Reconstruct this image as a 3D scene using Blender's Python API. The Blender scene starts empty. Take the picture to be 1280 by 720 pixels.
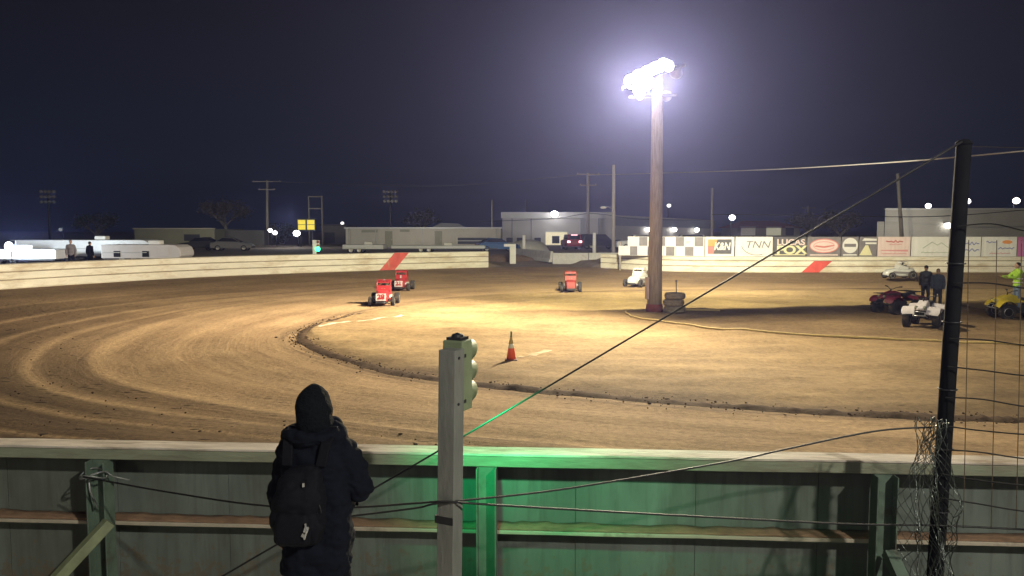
import bpy, bmesh, math, random
from mathutils import Vector, Matrix, noise
R = math.radians
PI = math.pi
random.seed(7)
scene = bpy.context.scene
COL = scene.collection

# ------------------------------------------------------------------ camera
CAM_Z, PITCH, FPX = 3.5, R(4.29), 1000.0
cam_d = bpy.data.cameras.new('camera')
cam = bpy.data.objects.new('camera', cam_d)
COL.objects.link(cam)
cam.location = (0, 0, CAM_Z)
cam.rotation_euler = (R(90) - PITCH, 0, 0)
cam_d.sensor_width = 36
cam_d.lens = FPX / 1280 * 36
cam_d.clip_start = 0.1
cam_d.clip_end = 3000
scene.camera = cam
cA, sA = math.cos(PITCH), math.sin(PITCH)

def ray(px, py):
    a, b = (px - 640) / FPX, (360 - py) / FPX
    return Vector((a, cA + b * sA, -sA + b * cA))

def at(px, py, Y):
    """the place seen at a pixel of the photograph, Y metres into the scene"""
    d = ray(px, py)
    return Vector((0, 0, CAM_Z)) + d * (Y / d.y)

def gnd(px, py, z=0.0):
    d = ray(px, py)
    return Vector((0, 0, CAM_Z)) + d * ((z - CAM_Z) / d.z)

# ------------------------------------------------------------------ materials
MATS = {}

def nodes_of(name):
    m = bpy.data.materials.new(name)
    m.use_nodes = True
    nt = m.node_tree
    nt.nodes.clear()
    out = nt.nodes.new('ShaderNodeOutputMaterial')
    b = nt.nodes.new('ShaderNodeBsdfPrincipled')
    nt.links.new(b.outputs[0], out.inputs[0])
    return m, nt, b, out

def N(nt, t, **kw):
    n = nt.nodes.new(t)
    for k, v in kw.items():
        if k.startswith('i_'):
            n.inputs[int(k[2:]) if k[2:].isdigit() else k[2:].replace('_', ' ')].default_value = v
        else:
            setattr(n, k, v)
    return n

def ramp(nt, stops, interp='LINEAR'):
    n = nt.nodes.new('ShaderNodeValToRGB')
    cr = n.color_ramp
    cr.interpolation = interp
    while len(cr.elements) < len(stops):
        cr.elements.new(0.5)
    for e, (p, c) in zip(cr.elements, stops):
        e.position = p
        e.color = (c, c, c, 1) if isinstance(c, (int, float)) else (c[0], c[1], c[2], 1)
    return n

def mix(nt, fac, a, b, mode='MIX'):
    n = nt.nodes.new('ShaderNodeMix')
    n.data_type = 'RGBA'
    n.blend_type = mode
    for sock, v in ((0, fac), (6, a), (7, b)):
        if hasattr(v, 'links'):
            nt.links.new(v, n.inputs[sock])
        elif isinstance(v, (int, float)):
            n.inputs[sock].default_value = v if sock == 0 else (v, v, v, 1)
        else:
            n.inputs[sock].default_value = (v[0], v[1], v[2], 1)
    return n.outputs[2]

def mth(nt, op, a, b=0.0, clamp=False):
    n = nt.nodes.new('ShaderNodeMath')
    n.operation = op
    n.use_clamp = clamp
    for i, v in ((0, a), (1, b)):
        if hasattr(v, 'links'):
            nt.links.new(v, n.inputs[i])
        else:
            n.inputs[i].default_value = v
    return n.outputs[0]

def mat(name, col, rough=0.6, var=0.25, scale=6.0, bump=0.15, metal=0.0, dirt=0.0, dirtcol=(0.16, 0.11, 0.07), ribs=None, stretch=(1, 1, 1), spec=0.5):
    """worn surface: base colour broken up by noise, optional dust patches and ribs"""
    if name in MATS:
        return MATS[name]
    m, nt, b, out = nodes_of(name)
    tc = N(nt, 'ShaderNodeTexCoord')
    mp = N(nt, 'ShaderNodeMapping')
    mp.inputs['Scale'].default_value = stretch
    nt.links.new(tc.outputs['Object'], mp.inputs[0])
    n1 = N(nt, 'ShaderNodeTexNoise', i_Scale=scale, i_Detail=7.0, i_Roughness=0.62)
    nt.links.new(mp.outputs[0], n1.inputs['Vector'])
    r = ramp(nt, [(0.28, tuple(c * (1 - var) for c in col)), (0.72, tuple(min(1, c * (1 + var)) for c in col))])
    nt.links.new(n1.outputs[0], r.inputs[0])
    c = r.outputs[0]
    if dirt > 0:
        n2 = N(nt, 'ShaderNodeTexNoise', i_Scale=scale * 0.45, i_Detail=9.0, i_Roughness=0.7)
        nt.links.new(mp.outputs[0], n2.inputs['Vector'])
        r2 = ramp(nt, [(0.62 - dirt * 0.35, 0.0), (0.72 - dirt * 0.2, 0.85)])
        nt.links.new(n2.outputs[0], r2.inputs[0])
        c = mix(nt, r2.outputs[0], c, dirtcol)
    nt.links.new(c, b.inputs['Base Color'])
    b.inputs['Roughness'].default_value = rough
    b.inputs['Metallic'].default_value = metal
    b.inputs['Specular IOR Level'].default_value = spec
    h = n1.outputs[0]
    if ribs:
        w = N(nt, 'ShaderNodeTexWave', wave_type='BANDS', bands_direction=ribs[0], i_Scale=ribs[1], i_Distortion=0.0)
        nt.links.new(tc.outputs['Object'], w.inputs[0])
        h = mth(nt, 'ADD', mth(nt, 'MULTIPLY', h, 0.3), mth(nt, 'MULTIPLY', w.outputs[1], 1.2))
    if bump > 0:
        bp = N(nt, 'ShaderNodeBump', i_Strength=min(1, bump * 3), i_Distance=0.02)
        nt.links.new(h, bp.inputs['Height'])
        nt.links.new(bp.outputs[0], b.inputs['Normal'])
    MATS[name] = m
    return m

def emit(name, col, s):
    if name in MATS:
        return MATS[name]
    m, nt, b, out = nodes_of(name)
    b.inputs['Base Color'].default_value = (col[0] * 0.12, col[1] * 0.12, col[2] * 0.12, 1)
    b.inputs['Emission Color'].default_value = (*col, 1)
    b.inputs['Emission Strength'].default_value = s
    MATS[name] = m
    return m

# ------------------------------------------------------------------ mesh helpers
class MB:
    def __init__(self, M=None):
        self.v, self.f, self.M = [], [], M or Matrix()

    def add(self, vs, fs):
        b = len(self.v)
        self.v += [self.M @ Vector(p) for p in vs]
        self.f += [tuple(b + i for i in f) for f in fs]
        return self

    def box(self, c, s, rz=0.0, ry=0.0, rx=0.0):
        m = Matrix.Translation(c) @ Matrix.Rotation(rz, 4, 'Z') @ Matrix.Rotation(ry, 4, 'Y') @ Matrix.Rotation(rx, 4, 'X')
        x, y, z = s[0] / 2, s[1] / 2, s[2] / 2
        vs = [m @ Vector(p) for p in ((-x, -y, -z), (x, -y, -z), (x, y, -z), (-x, y, -z), (-x, -y, z), (x, -y, z), (x, y, z), (-x, y, z))]
        return self.add(vs, [(0, 3, 2, 1), (4, 5, 6, 7), (0, 1, 5, 4), (1, 2, 6, 5), (2, 3, 7, 6), (3, 0, 4, 7)])

    def bar(self, p, q, w, h, up=(0, 0, 1)):
        p, q = Vector(p), Vector(q)
        t = (q - p).normalized()
        u = Vector(up)
        if abs(t.dot(u)) > 0.98:
            u = Vector((0, 1, 0))
        s = t.cross(u).normalized()
        u = s.cross(t)
        a, b = s * w / 2, u * h / 2
        vs = [p - a - b, p + a - b, p + a + b, p - a + b, q - a - b, q + a - b, q + a + b, q - a + b]
        return self.add(vs, [(0, 1, 2, 3), (7, 6, 5, 4), (0, 4, 5, 1), (1, 5, 6, 2), (2, 6, 7, 3), (3, 7, 4, 0)])

    def tube(self, pts, r, n=8, cap=True):
        pts = [Vector(p) for p in pts]
        rs = r if isinstance(r, (list, tuple)) else [r] * len(pts)
        t = (pts[1] - pts[0]).normalized()
        u = Vector((0, 0, 1)) if abs(t.z) < 0.9 else Vector((1, 0, 0))
        s = t.cross(u).normalized()
        vs, fs = [], []
        for i, p in enumerate(pts):
            a = pts[max(0, i - 1)]
            b = pts[min(len(pts) - 1, i + 1)]
            t = (b - a)
            if t.length < 1e-9:
                t = Vector((0, 0, 1))
            t.normalize()
            s = (s - t * s.dot(t))
            if s.length < 1e-6:
                s = t.orthogonal()
            s.normalize()
            w = t.cross(s)
            for k in range(n):
                an = 2 * PI * k / n
                vs.append(p + (s * math.cos(an) + w * math.sin(an)) * rs[i])
        for i in range(len(pts) - 1):
            for k in range(n):
                k2 = (k + 1) % n
                fs.append((i * n + k, i * n + k2, (i + 1) * n + k2, (i + 1) * n + k))
        if cap:
            fs.append(tuple(reversed(range(n))))
            fs.append(tuple((len(pts) - 1) * n + k for k in range(n)))
        return self.add(vs, fs)

    def lathe(self, prof, M=None, n=24):
        """prof: (radius, height) pairs turned about the local Z of M"""
        M = M or Matrix()
        vs, fs = [], []
        for r, z in prof:
            for k in range(n):
                an = 2 * PI * k / n
                vs.append(M @ Vector((r * math.cos(an), r * math.sin(an), z)))
        for i in range(len(prof) - 1):
            for k in range(n):
                k2 = (k + 1) % n
                fs.append((i * n + k, i * n + k2, (i + 1) * n + k2, (i + 1) * n + k))
        if prof[0][0] > 1e-6:
            fs.append(tuple(reversed(range(n))))
        if prof[-1][0] > 1e-6:
            fs.append(tuple((len(prof) - 1) * n + k for k in range(n)))
        return self.add(vs, fs)

    def ball(self, c, r, n=14, m=9, rot=None):
        if isinstance(r, (int, float)):
            r = (r, r, r)
        vs, fs = [], []
        rot = rot or Matrix()
        c = Vector(c)
        for i in range(1, m):
            a = PI * i / m
            for k in range(n):
                b = 2 * PI * k / n
                vs.append(c + (rot @ Vector((r[0] * math.sin(a) * math.cos(b), r[1] * math.sin(a) * math.sin(b), r[2] * math.cos(a)))))
        t, bt = len(vs), len(vs) + 1
        vs.append(c + rot @ Vector((0, 0, r[2])))
        vs.append(c + rot @ Vector((0, 0, -r[2])))
        for i in range(m - 2):
            for k in range(n):
                k2 = (k + 1) % n
                fs.append((i * n + k, (i + 1) * n + k, (i + 1) * n + k2, i * n + k2))
        for k in range(n):
            k2 = (k + 1) % n
            fs.append((t, k, k2))
            fs.append((bt, (m - 2) * n + k2, (m - 2) * n + k))
        return self.add(vs, fs)

    def caps(self, p, q, r0, r1, n=12):
        """tapered capsule"""
        p, q = Vector(p), Vector(q)
        d = q - p
        L = d.length
        M = Matrix.Translation(p) @ d.to_track_quat('Z', 'Y').to_matrix().to_4x4()
        prof = [(0.0, -r0)]
        for i in range(1, 5):
            a = PI / 2 * i / 4
            prof.append((r0 * math.sin(a), -r0 * math.cos(a)))
        for i in range(4):
            a = PI / 2 * i / 4
            prof.append((r1 * math.cos(a), L + r1 * math.sin(a)))
        prof.append((0.0, L + r1))
        return self.lathe(prof, M, n)

    def prism(self, poly, d, M=None):
        """poly in local XY, thickness d along local Z (centred)"""
        M = M or Matrix()
        n = len(poly)
        vs = [M @ Vector((x, y, -d / 2)) for x, y in poly] + [M @ Vector((x, y, d / 2)) for x, y in poly]
        fs = [tuple(reversed(range(n))), tuple(range(n, 2 * n))]
        for k in range(n):
            k2 = (k + 1) % n
            fs.append((k, k2, n + k2, n + k))
        return self.add(vs, fs)

    def loft(self, rings, cap=True):
        n = len(rings[0])
        vs = [Vector(p) for r in rings for p in r]
        fs = []
        for i in range(len(rings) - 1):
            for k in range(n):
                k2 = (k + 1) % n
                fs.append((i * n + k, i * n + k2, (i + 1) * n + k2, (i + 1) * n + k))
        if cap:
            fs.append(tuple(reversed(range(n))))
            fs.append(tuple((len(rings) - 1) * n + k for k in range(n)))
        return self.add(vs, fs)

    def mesh(self, name):
        me = bpy.data.meshes.new(name)
        me.from_pydata([tuple(p) for p in self.v], [], self.f)
        bm = bmesh.new()
        bm.from_mesh(me)
        bmesh.ops.recalc_face_normals(bm, faces=bm.faces)
        bm.to_mesh(me)
        bm.free()
        return me

    def build(self, name, m, parent=None, smooth=False, bevel=0.0, remesh=0.0, sm=6, crease=0.0):
        me = self.mesh(name)
        o = bpy.data.objects.new(name, me)
        COL.objects.link(o)
        if remesh > 0:
            md = o.modifiers.new('r', 'REMESH')
            md.mode = 'VOXEL'
            md.voxel_size = remesh
            ms = o.modifiers.new('s', 'SMOOTH')
            ms.iterations = sm
            ms.factor = 0.5
            dg = bpy.context.evaluated_depsgraph_get()
            me2 = bpy.data.meshes.new_from_object(o.evaluated_get(dg))
            o.modifiers.clear()
            o.data = me2
            me2.name = name
            bpy.data.meshes.remove(me)
            me = me2
            if crease > 0:
                me.update()
                nn = [v.normal.copy() for v in me.vertices]
                for v, no in zip(me.vertices, nn):
                    q = Vector((v.co.x * 6, v.co.y * 6, v.co.z * 9))
                    v.co += no * crease * (noise.noise(q) + 0.6 * abs(noise.noise(q * 2.3)) - 0.2)
            smooth = True
        me.materials.clear()
        me.materials.append(m)
        if smooth:
            for p in me.polygons:
                p.use_smooth = True
        if bevel > 0:
            b = o.modifiers.new('b', 'BEVEL')
            b.width = bevel
            b.segments = 2
            b.limit_method = 'ANGLE'
        if parent:
            o.parent = parent
        return o

def tag(o, label=None, cat=None, group=None, kind=None):
    if label: o['label'] = label
    if cat: o['category'] = cat
    if group: o['group'] = group
    if kind: o['kind'] = kind
    return o

def thing(name, label, cat, loc=(0, 0, 0), rz=0.0, group=None):
    o = bpy.data.objects.new(name, None)
    o.empty_display_size = 0.2
    COL.objects.link(o)
    o.location = loc
    o.rotation_euler = (0, 0, rz)
    return tag(o, label, cat, group)

def copy_tree(o, parent=None):
    c = o.copy()
    COL.objects.link(c)
    if parent:
        c.parent = parent
    for ch in list(o.children):
        copy_tree(ch, c)
    return c

def text(s, size, m, parent, loc, rot=(PI / 2, 0, 0), name='lettering', ext=0.006, sx=1.0, shear=0.0, bold=0.0):
    cu = bpy.data.curves.new(name, 'FONT')
    cu.body = s
    cu.size = size
    cu.extrude = ext
    cu.align_x = 'CENTER'
    cu.align_y = 'CENTER'
    cu.shear = shear
    cu.offset = bold
    tmp = bpy.data.objects.new(name, cu)
    COL.objects.link(tmp)
    bpy.context.view_layer.update()
    me = bpy.data.meshes.new_from_object(tmp.evaluated_get(bpy.context.evaluated_depsgraph_get()))
    bpy.data.objects.remove(tmp)
    bpy.data.curves.remove(cu)
    me.name = name
    me.materials.clear()
    me.materials.append(m)
    o = bpy.data.objects.new(name, me)
    COL.objects.link(o)
    o.location = loc
    o.rotation_euler = rot
    o.scale = (sx, 1, 1)
    if parent:
        o.parent = parent
    return o

def sr(cx, cy, cz, w, d, n=20, e=2.6):
    """ring (superellipse) in a horizontal plane"""
    out = []
    for k in range(n):
        a = 2 * PI * k / n
        c, s = math.cos(a), math.sin(a)
        out.append((cx + w * math.copysign(abs(c) ** (2 / e), c), cy + d * math.copysign(abs(s) ** (2 / e), s), cz))
    return out

# ------------------------------------------------------------------ palette
M_white = mat('white_paint', (0.74, 0.70, 0.60), 0.55, 0.10, 3, 0.08, dirt=0.18, dirtcol=(0.42, 0.33, 0.22))
M_wallwhite = mat('wall_white_paint', (0.78, 0.74, 0.61), 0.6, 0.12, 2.2, 0.12, dirt=0.36, dirtcol=(0.52, 0.42, 0.28), stretch=(0.35, 0.35, 1.5))
M_red = mat('red_paint', (0.31, 0.028, 0.032), 0.35, 0.12, 5, 0.03, dirt=0.16)
M_redstripe = mat('red_stripe_paint', (0.62, 0.09, 0.07), 0.6, 0.2, 2, 0.08, dirt=0.12, dirtcol=(0.5, 0.3, 0.2))
M_carwhite = mat('car_white_paint', (0.52, 0.52, 0.50), 0.3, 0.08, 5, 0.02)
M_black = mat('black_plastic', (0.02, 0.02, 0.022), 0.5, 0.2, 8, 0.05)
M_dark = mat('dark_steel', (0.045, 0.045, 0.05), 0.45, 0.3, 9, 0.05, metal=0.4)
M_steel = mat('bare_steel', (0.45, 0.45, 0.46), 0.38, 0.2, 9, 0.03, metal=0.8)
M_rim = mat('pale_rim', (0.62, 0.60, 0.55), 0.4, 0.15, 9, 0.03, metal=0.3)
M_tyre = mat('tyre_rubber', (0.025, 0.023, 0.021), 0.85, 0.3, 12, 0.2, dirt=0.25, dirtcol=(0.12, 0.085, 0.055))
M_dustytyre = mat('dusty_tyre', (0.33, 0.27, 0.18), 0.9, 0.25, 9, 0.25, dirt=0.2, dirtcol=(0.09, 0.075, 0.055))
M_skin = mat('skin', (0.50, 0.30, 0.21), 0.55, 0.08, 12, 0.03)
M_glass = mat('dark_glass', (0.02, 0.022, 0.028), 0.08, 0.1, 4, 0.0)
M_wood = mat('pole_wood', (0.41, 0.33, 0.245), 0.85, 0.35, 5, 0.35, stretch=(4, 4, 0.35))
M_greywood = mat('grey_pole_wood', (0.30, 0.27, 0.24), 0.85, 0.3, 5, 0.3, stretch=(4, 4, 0.35))
M_concrete = mat('concrete', (0.46, 0.45, 0.43), 0.85, 0.15, 2.5, 0.15, dirt=0.1, dirtcol=(0.3, 0.25, 0.19))
M_navy = mat('navy_cloth', (0.0055, 0.007, 0.0125), 0.95, 0.3, 22, 0.1, spec=0.15)
M_navypack = mat('pack_cloth', (0.004, 0.0045, 0.008), 0.8, 0.3, 30, 0.1, spec=0.2)
M_trouser = mat('black_trouser_cloth', (0.005, 0.0055, 0.008), 0.95, 0.3, 20, 0.1, spec=0.15)
M_jean = mat('jeans', (0.17, 0.23, 0.33), 0.9, 0.2, 18, 0.1)
M_hoodie = mat('dark_hoodie', (0.03, 0.035, 0.045), 0.9, 0.2, 18, 0.1)
M_hiviz = mat('hi_viz_lime', (0.42, 0.72, 0.06), 0.7, 0.08, 12, 0.05)
M_hivizband = mat('reflective_band', (0.75, 0.75, 0.68), 0.4, 0.08, 12, 0.03)
M_hair = mat('dark_hair', (0.02, 0.014, 0.01), 0.7, 0.3, 40, 0.2)
M_shoe = mat('shoe', (0.03, 0.028, 0.026), 0.7, 0.2, 12, 0.1)
M_lens = emit('lamp_lens_lit', (1.0, 0.90, 0.78), 125)
M_farlens = emit('far_lamp_lit', (1.0, 0.95, 0.86), 9)
M_greenlens = emit('green_lens_lit', (0.02, 1.0, 0.38), 14)

# ------------------------------------------------------------------ track curves (matched control points: inner edge, racing groove, outer wall)
CI = [(60, 13.0), (30, 13.5), (12, 14.2), (7.9, 14.6), (3.3, 15.8), (-1.84, 18.4), (-4.45, 21.2), (-6.07, 23.8), (-6.85, 26.2), (-6.8, 29.6), (-5.0, 35.7), (-.85, 41.9), (3.5, 43.2), (10, 44.6), (20.9, 45.5), (35, 46), (70, 46)]
CG = [(60, 9), (30, 9.6), (12, 10.6), (6, 11.3), (.5, 12.9), (-3.97, 14.8), (-6.5, 16.3), (-8.6, 17.8), (-10.4, 20.0), (-12.1, 23.6), (-13.0, 28.5), (-12.6, 34.3), (-9, 43), (-2, 50), (8, 51), (25, 51.5), (70, 52)]
CO = [(60, 4.4), (30, 6.2), (12, 7.4), (6, 7.8), (1, 8.1), (-6, 8.55), (-13, 9.6), (-20, 14), (-26, 22), (-28.5, 32), (-26.2, 41), (-18, 53.4), (-1.9, 64), (6, 64), (13.7, 57.4), (35, 57), (70, 57)]

def cr(P, t):
    n = len(P) - 1
    t = max(0.0, min(n - 1e-6, t))
    i = int(t)
    f = t - i
    a, b, c, d = (Vector(P[max(0, i - 1)]), Vector(P[i]), Vector(P[i + 1]), Vector(P[min(n, i + 2)]))
    return 0.5 * ((2 * b) + (c - a) * f + (2 * a - 5 * b + 4 * c - d) * f * f + (3 * b - a - 3 * c + d) * f ** 3)

def sstep(a, b, x):
    t = max(0.0, min(1.0, (x - a) / (b - a)))
    return t * t * (3 - 2 * t)

BANK = 0.35
def bank(t, fr):
    return BANK * sstep(6.0, 8.5, t) * sstep(0.35, 1.0, fr)

def track_pt(t, fr):
    g = 0.3
    a, b, c = cr(CI, t), cr(CG, t), cr(CO, t)
    p = a.lerp(b, fr / g) if fr < g else b.lerp(c, (fr - g) / (1 - g))
    return p

def dirt_material(name, infield=False):
    m, nt, b, out = nodes_of(name)
    tc = N(nt, 'ShaderNodeTexCoord')
    at_ = N(nt, 'ShaderNodeAttribute', attribute_name='damp_shade')
    uv = N(nt, 'ShaderNodeUVMap', uv_map='lane')
    sep = N(nt, 'ShaderNodeSeparateXYZ')
    nt.links.new(uv.outputs[0], sep.inputs[0])
    # along-lane streaks
    wob = N(nt, 'ShaderNodeTexNoise', i_Scale=0.09, i_Detail=3.0)
    nt.links.new(tc.outputs['Object'], wob.inputs['Vector'])
    vw = mth(nt, 'ADD', sep.outputs[1], mth(nt, 'MULTIPLY', mth(nt, 'SUBTRACT', wob.outputs[0], 0.5), 0.09))
    comb = N(nt, 'ShaderNodeCombineXYZ')
    nt.links.new(mth(nt, 'MULTIPLY', sep.outputs[0], 0.10), comb.inputs[0])
    nt.links.new(mth(nt, 'MULTIPLY', vw, 17.0 if not infield else 12.0), comb.inputs[1])
    st = N(nt, 'ShaderNodeTexNoise', i_Scale=1.0, i_Detail=6.0, i_Roughness=0.6, i_Distortion=0.3)
    nt.links.new(comb.outputs[0], st.inputs['Vector'])
    comb2 = N(nt, 'ShaderNodeCombineXYZ')
    nt.links.new(mth(nt, 'MULTIPLY', sep.outputs[0], 0.30), comb2.inputs[0])
    nt.links.new(mth(nt, 'MULTIPLY', vw, 70.0 if not infield else 46.0), comb2.inputs[1])
    st2 = N(nt, 'ShaderNodeTexNoise', i_Scale=1.0, i_Detail=4.0, i_Roughness=0.65)
    nt.links.new(comb2.outputs[0], st2.inputs['Vector'])
    # loose soil
    fine = N(nt, 'ShaderNodeTexNoise', i_Scale=7.0, i_Detail=10.0, i_Roughness=0.72)
    nt.links.new(tc.outputs['Object'], fine.inputs['Vector'])
    big = N(nt, 'ShaderNodeTexNoise', i_Scale=0.22, i_Detail=5.0, i_Roughness=0.6)
    nt.links.new(tc.outputs['Object'], big.inputs['Vector'])
    if infield:
        dry0, dry1 = (0.25, 0.169, 0.083), (0.475, 0.334, 0.166)
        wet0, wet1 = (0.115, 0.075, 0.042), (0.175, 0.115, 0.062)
    else:
        dry0, dry1 = (0.29, 0.187, 0.098), (0.52, 0.358, 0.195)
        wet0, wet1 = (0.070, 0.044, 0.024), (0.155, 0.100, 0.052)
    rs = ramp(nt, [(0.32, 0.0), (0.68, 1.0)])
    nt.links.new(st.outputs[0], rs.inputs[0])
    rs2 = ramp(nt, [(0.34, 0.0), (0.66, 1.0)])
    nt.links.new(st2.outputs[0], rs2.inputs[0])
    s = mix(nt, 0.30, rs.outputs[0], rs2.outputs[0])
    if infield:
        rf = ramp(nt, [(0.3, 0.0), (0.7, 1.0)])
        nt.links.new(big.outputs[0], rf.inputs[0])
        s = mix(nt, 0.5, s, rf.outputs[0])
    sb = N(nt, 'ShaderNodeRGBToBW')
    nt.links.new(s, sb.inputs[0])
    dry = mix(nt, sb.outputs[0], dry0, dry1)
    wet = mix(nt, sb.outputs[0], wet0, wet1)
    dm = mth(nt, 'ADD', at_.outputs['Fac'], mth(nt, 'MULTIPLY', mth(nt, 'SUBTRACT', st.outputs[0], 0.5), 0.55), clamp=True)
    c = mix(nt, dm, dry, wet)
    hgt = mth(nt, 'ADD', mth(nt, 'MULTIPLY', sb.outputs[0], 0.6), fine.outputs[0])
    if not infield:
        # pale tyre-polished arcs and a few crumbly dark ones
        arcs = ramp(nt, [(0.0, 0.0), (0.112, 0.0), (0.126, 0.3), (0.138, 0.0), (0.192, 0.0), (0.205, 0.4), (0.218, 0.0), (0.280, 0.0), (0.298, 1.0), (0.316, 0.0),
                         (0.375, 0.0), (0.388, 0.9), (0.402, 0.0), (0.455, 0.0), (0.466, 0.75), (0.478, 0.0), (0.556, 0.0), (0.567, 0.7), (0.580, 0.0), (0.69, 0.0), (0.705, 0.5), (0.72, 0.0), (1, 0)])
        vv = mth(nt, 'ADD', sep.outputs[1], mth(nt, 'MULTIPLY', mth(nt, 'SUBTRACT', wob.outputs[0], 0.5), 0.03))
        nt.links.new(vv, arcs.inputs[0])
        brk = ramp(nt, [(0.34, 0.45), (0.54, 1.0)])
        nt.links.new(fine.outputs[0], brk.inputs[0])
        am = N(nt, 'ShaderNodeAttribute', attribute_name='arcs')
        af = mth(nt, 'MULTIPLY', mth(nt, 'MULTIPLY', arcs.outputs[0], brk.outputs[0]), am.outputs['Fac'])
        c = mix(nt, mth(nt, 'MULTIPLY', af, 0.85), c, (0.47, 0.32, 0.17))
        # dark crumbs lying between the arcs and beside the inner edge
        sh = mth(nt, 'ADD', vv, -0.022)
        arcs2 = ramp(nt, [(0.0, 1.0), (0.018, 0.9), (0.035, 0.0), (0.285, 0.0), (0.30, 0.7), (0.318, 0.0), (0.37, 0.0), (0.388, 0.6), (0.41, 0.0), (0.455, 0.0), (0.47, 0.6), (0.50, 0.0), (0.56, 0.0), (0.575, 0.5), (0.61, 0.0), (1, 0)])
        nt.links.new(sh, arcs2.inputs[0])
        brk2 = ramp(nt, [(0.42, 0.0), (0.60, 1.0)])
        nt.links.new(st2.outputs[0], brk2.inputs[0])
        c = mix(nt, mth(nt, 'MULTIPLY', mth(nt, 'MULTIPLY', arcs2.outputs[0], brk2.outputs[0]), 0.7), c, (0.07, 0.045, 0.026))
    # clods: dark crumbs of turned soil
    vor = N(nt, 'ShaderNodeTexVoronoi', i_Scale=4.2, i_Randomness=1.0)
    mpv = N(nt, 'ShaderNodeMapping')
    mpv.inputs['Scale'].default_value = (0.55, 1.0, 1.0)
    nt.links.new(tc.outputs['Object'], mpv.inputs[0])
    dn = N(nt, 'ShaderNodeTexNoise', i_Scale=3.0, i_Detail=4.0)
    nt.links.new(mpv.outputs[0], dn.inputs['Vector'])
    nt.links.new(mix(nt, 0.12, mpv.outputs[0], dn.outputs[1], 'ADD'), vor.inputs['Vector'])
    cl = ramp(nt, [(0.0, 1.0), (0.14, 1.0), (0.3, 0.0)])
    nt.links.new(vor.outputs['Distance'], cl.inputs[0])
    pick = ramp(nt, [(0.54, 0.0), (0.62, 1.0)])
    nt.links.new(vor.outputs['Color'], pick.inputs[0])
    clf = mth(nt, 'MULTIPLY', mth(nt, 'MULTIPLY', cl.outputs[0], pick.outputs[0]), 0.75 if not infield else 0.3)
    clf = mth(nt, 'MULTIPLY', clf, mth(nt, 'ADD', at_.outputs['Fac'], 0.15, clamp=True))
    c = mix(nt, clf, c, (0.035, 0.024, 0.016))
    ff = ramp(nt, [(0.25, 0.60), (0.75, 1.32)])
    nt.links.new(fine.outputs[0], ff.inputs[0])
    c = mix(nt, 1.0, c, ff.outputs[0], 'MULTIPLY')
    bf = ramp(nt, [(0.3, 0.74), (0.7, 1.2)])
    nt.links.new(big.outputs[0], bf.inputs[0])
    c = mix(nt, 1.0, c, bf.outputs[0], 'MULTIPLY')
    nt.links.new(c, b.inputs['Base Color'])
    b.inputs['Roughness'].default_value = 0.92
    b.inputs['Specular IOR Level'].default_value = 0.2
    bp = N(nt, 'ShaderNodeBump', i_Strength=0.7, i_Distance=0.05)
    nt.links.new(mth(nt, 'ADD', hgt, mth(nt, 'MULTIPLY', clf, 1.2)), bp.inputs['Height'])
    nt.links.new(bp.outputs[0], b.inputs['Normal'])
    return m

def grid_sheet(name, nu, nv, fn, m, uvfn, attrs):
    vs, fs = [], []
    for i in range(nu + 1):
        for j in range(nv + 1):
            vs.append(tuple(fn(i / nu, j / nv)))
    for i in range(nu):
        for j in range(nv):
            a = i * (nv + 1) + j
            fs.append((a, a + nv + 1, a + nv + 2, a + 1))
    me = bpy.data.meshes.new(name)
    me.from_pydata(vs, [], fs)
    ul = me.uv_layers.new(name='lane')
    uvs = [uvfn(i / nu, j / nv) for i in range(nu + 1) for j in range(nv + 1)]
    for l in me.loops:
        ul.data[l.index].uv = uvs[l.vertex_index]
    for an, af in attrs.items():
        a = me.attributes.new(an, 'FLOAT', 'POINT')
        k = 0
        for i in range(nu + 1):
            for j in range(nv + 1):
                a.data[k].value = af(i / nu, j / nv)
                k += 1
    bm = bmesh.new()
    bm.from_mesh(me)
    bmesh.ops.recalc_face_normals(bm, faces=bm.faces)
    up = sum(f.normal.z for f in bm.faces)
    if up < 0:
        bmesh.ops.reverse_faces(bm, faces=bm.faces)
    bm.to_mesh(me)
    bm.free()
    for p in me.polygons:
        p.use_smooth = True
    me.materials.append(m)
    o = bpy.data.objects.new(name, me)
    COL.objects.link(o)
    o['kind'] = 'structure'
    return o

# arc length table of the groove
ULEN = [0.0]
NT = 800
for i in range(1, NT + 1):
    ULEN.append(ULEN[-1] + (cr(CG, 16 * i / NT) - cr(CG, 16 * (i - 1) / NT)).length)

def ulen(t):
    x = max(0, min(NT - 1e-6, t / 16 * NT))
    i = int(x)
    return ULEN[i] + (ULEN[i + 1] - ULEN[i]) * (x - i)

def soil(x, y, amp=1.0):
    return amp * (0.018 * noise.noise(Vector((x * 0.8, y * 0.8, 3.1))) + 0.03 * noise.noise(Vector((x * 0.25, y * 0.25, 0))))

def f_track(u, v):
    t = 16 * u
    p = track_pt(t, v)
    edge = sstep(0.0, 0.03, v) * sstep(0.0, 0.04, 1 - v)
    rut = 0.014 * math.sin(v * 60 + 2 * noise.noise(Vector((ulen(t) * 0.05, 0, 0)))) * (1 - sstep(0.5, 0.8, v))
    return (p.x, p.y, bank(t, v) + (soil(p.x, p.y) + rut) * edge)

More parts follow.
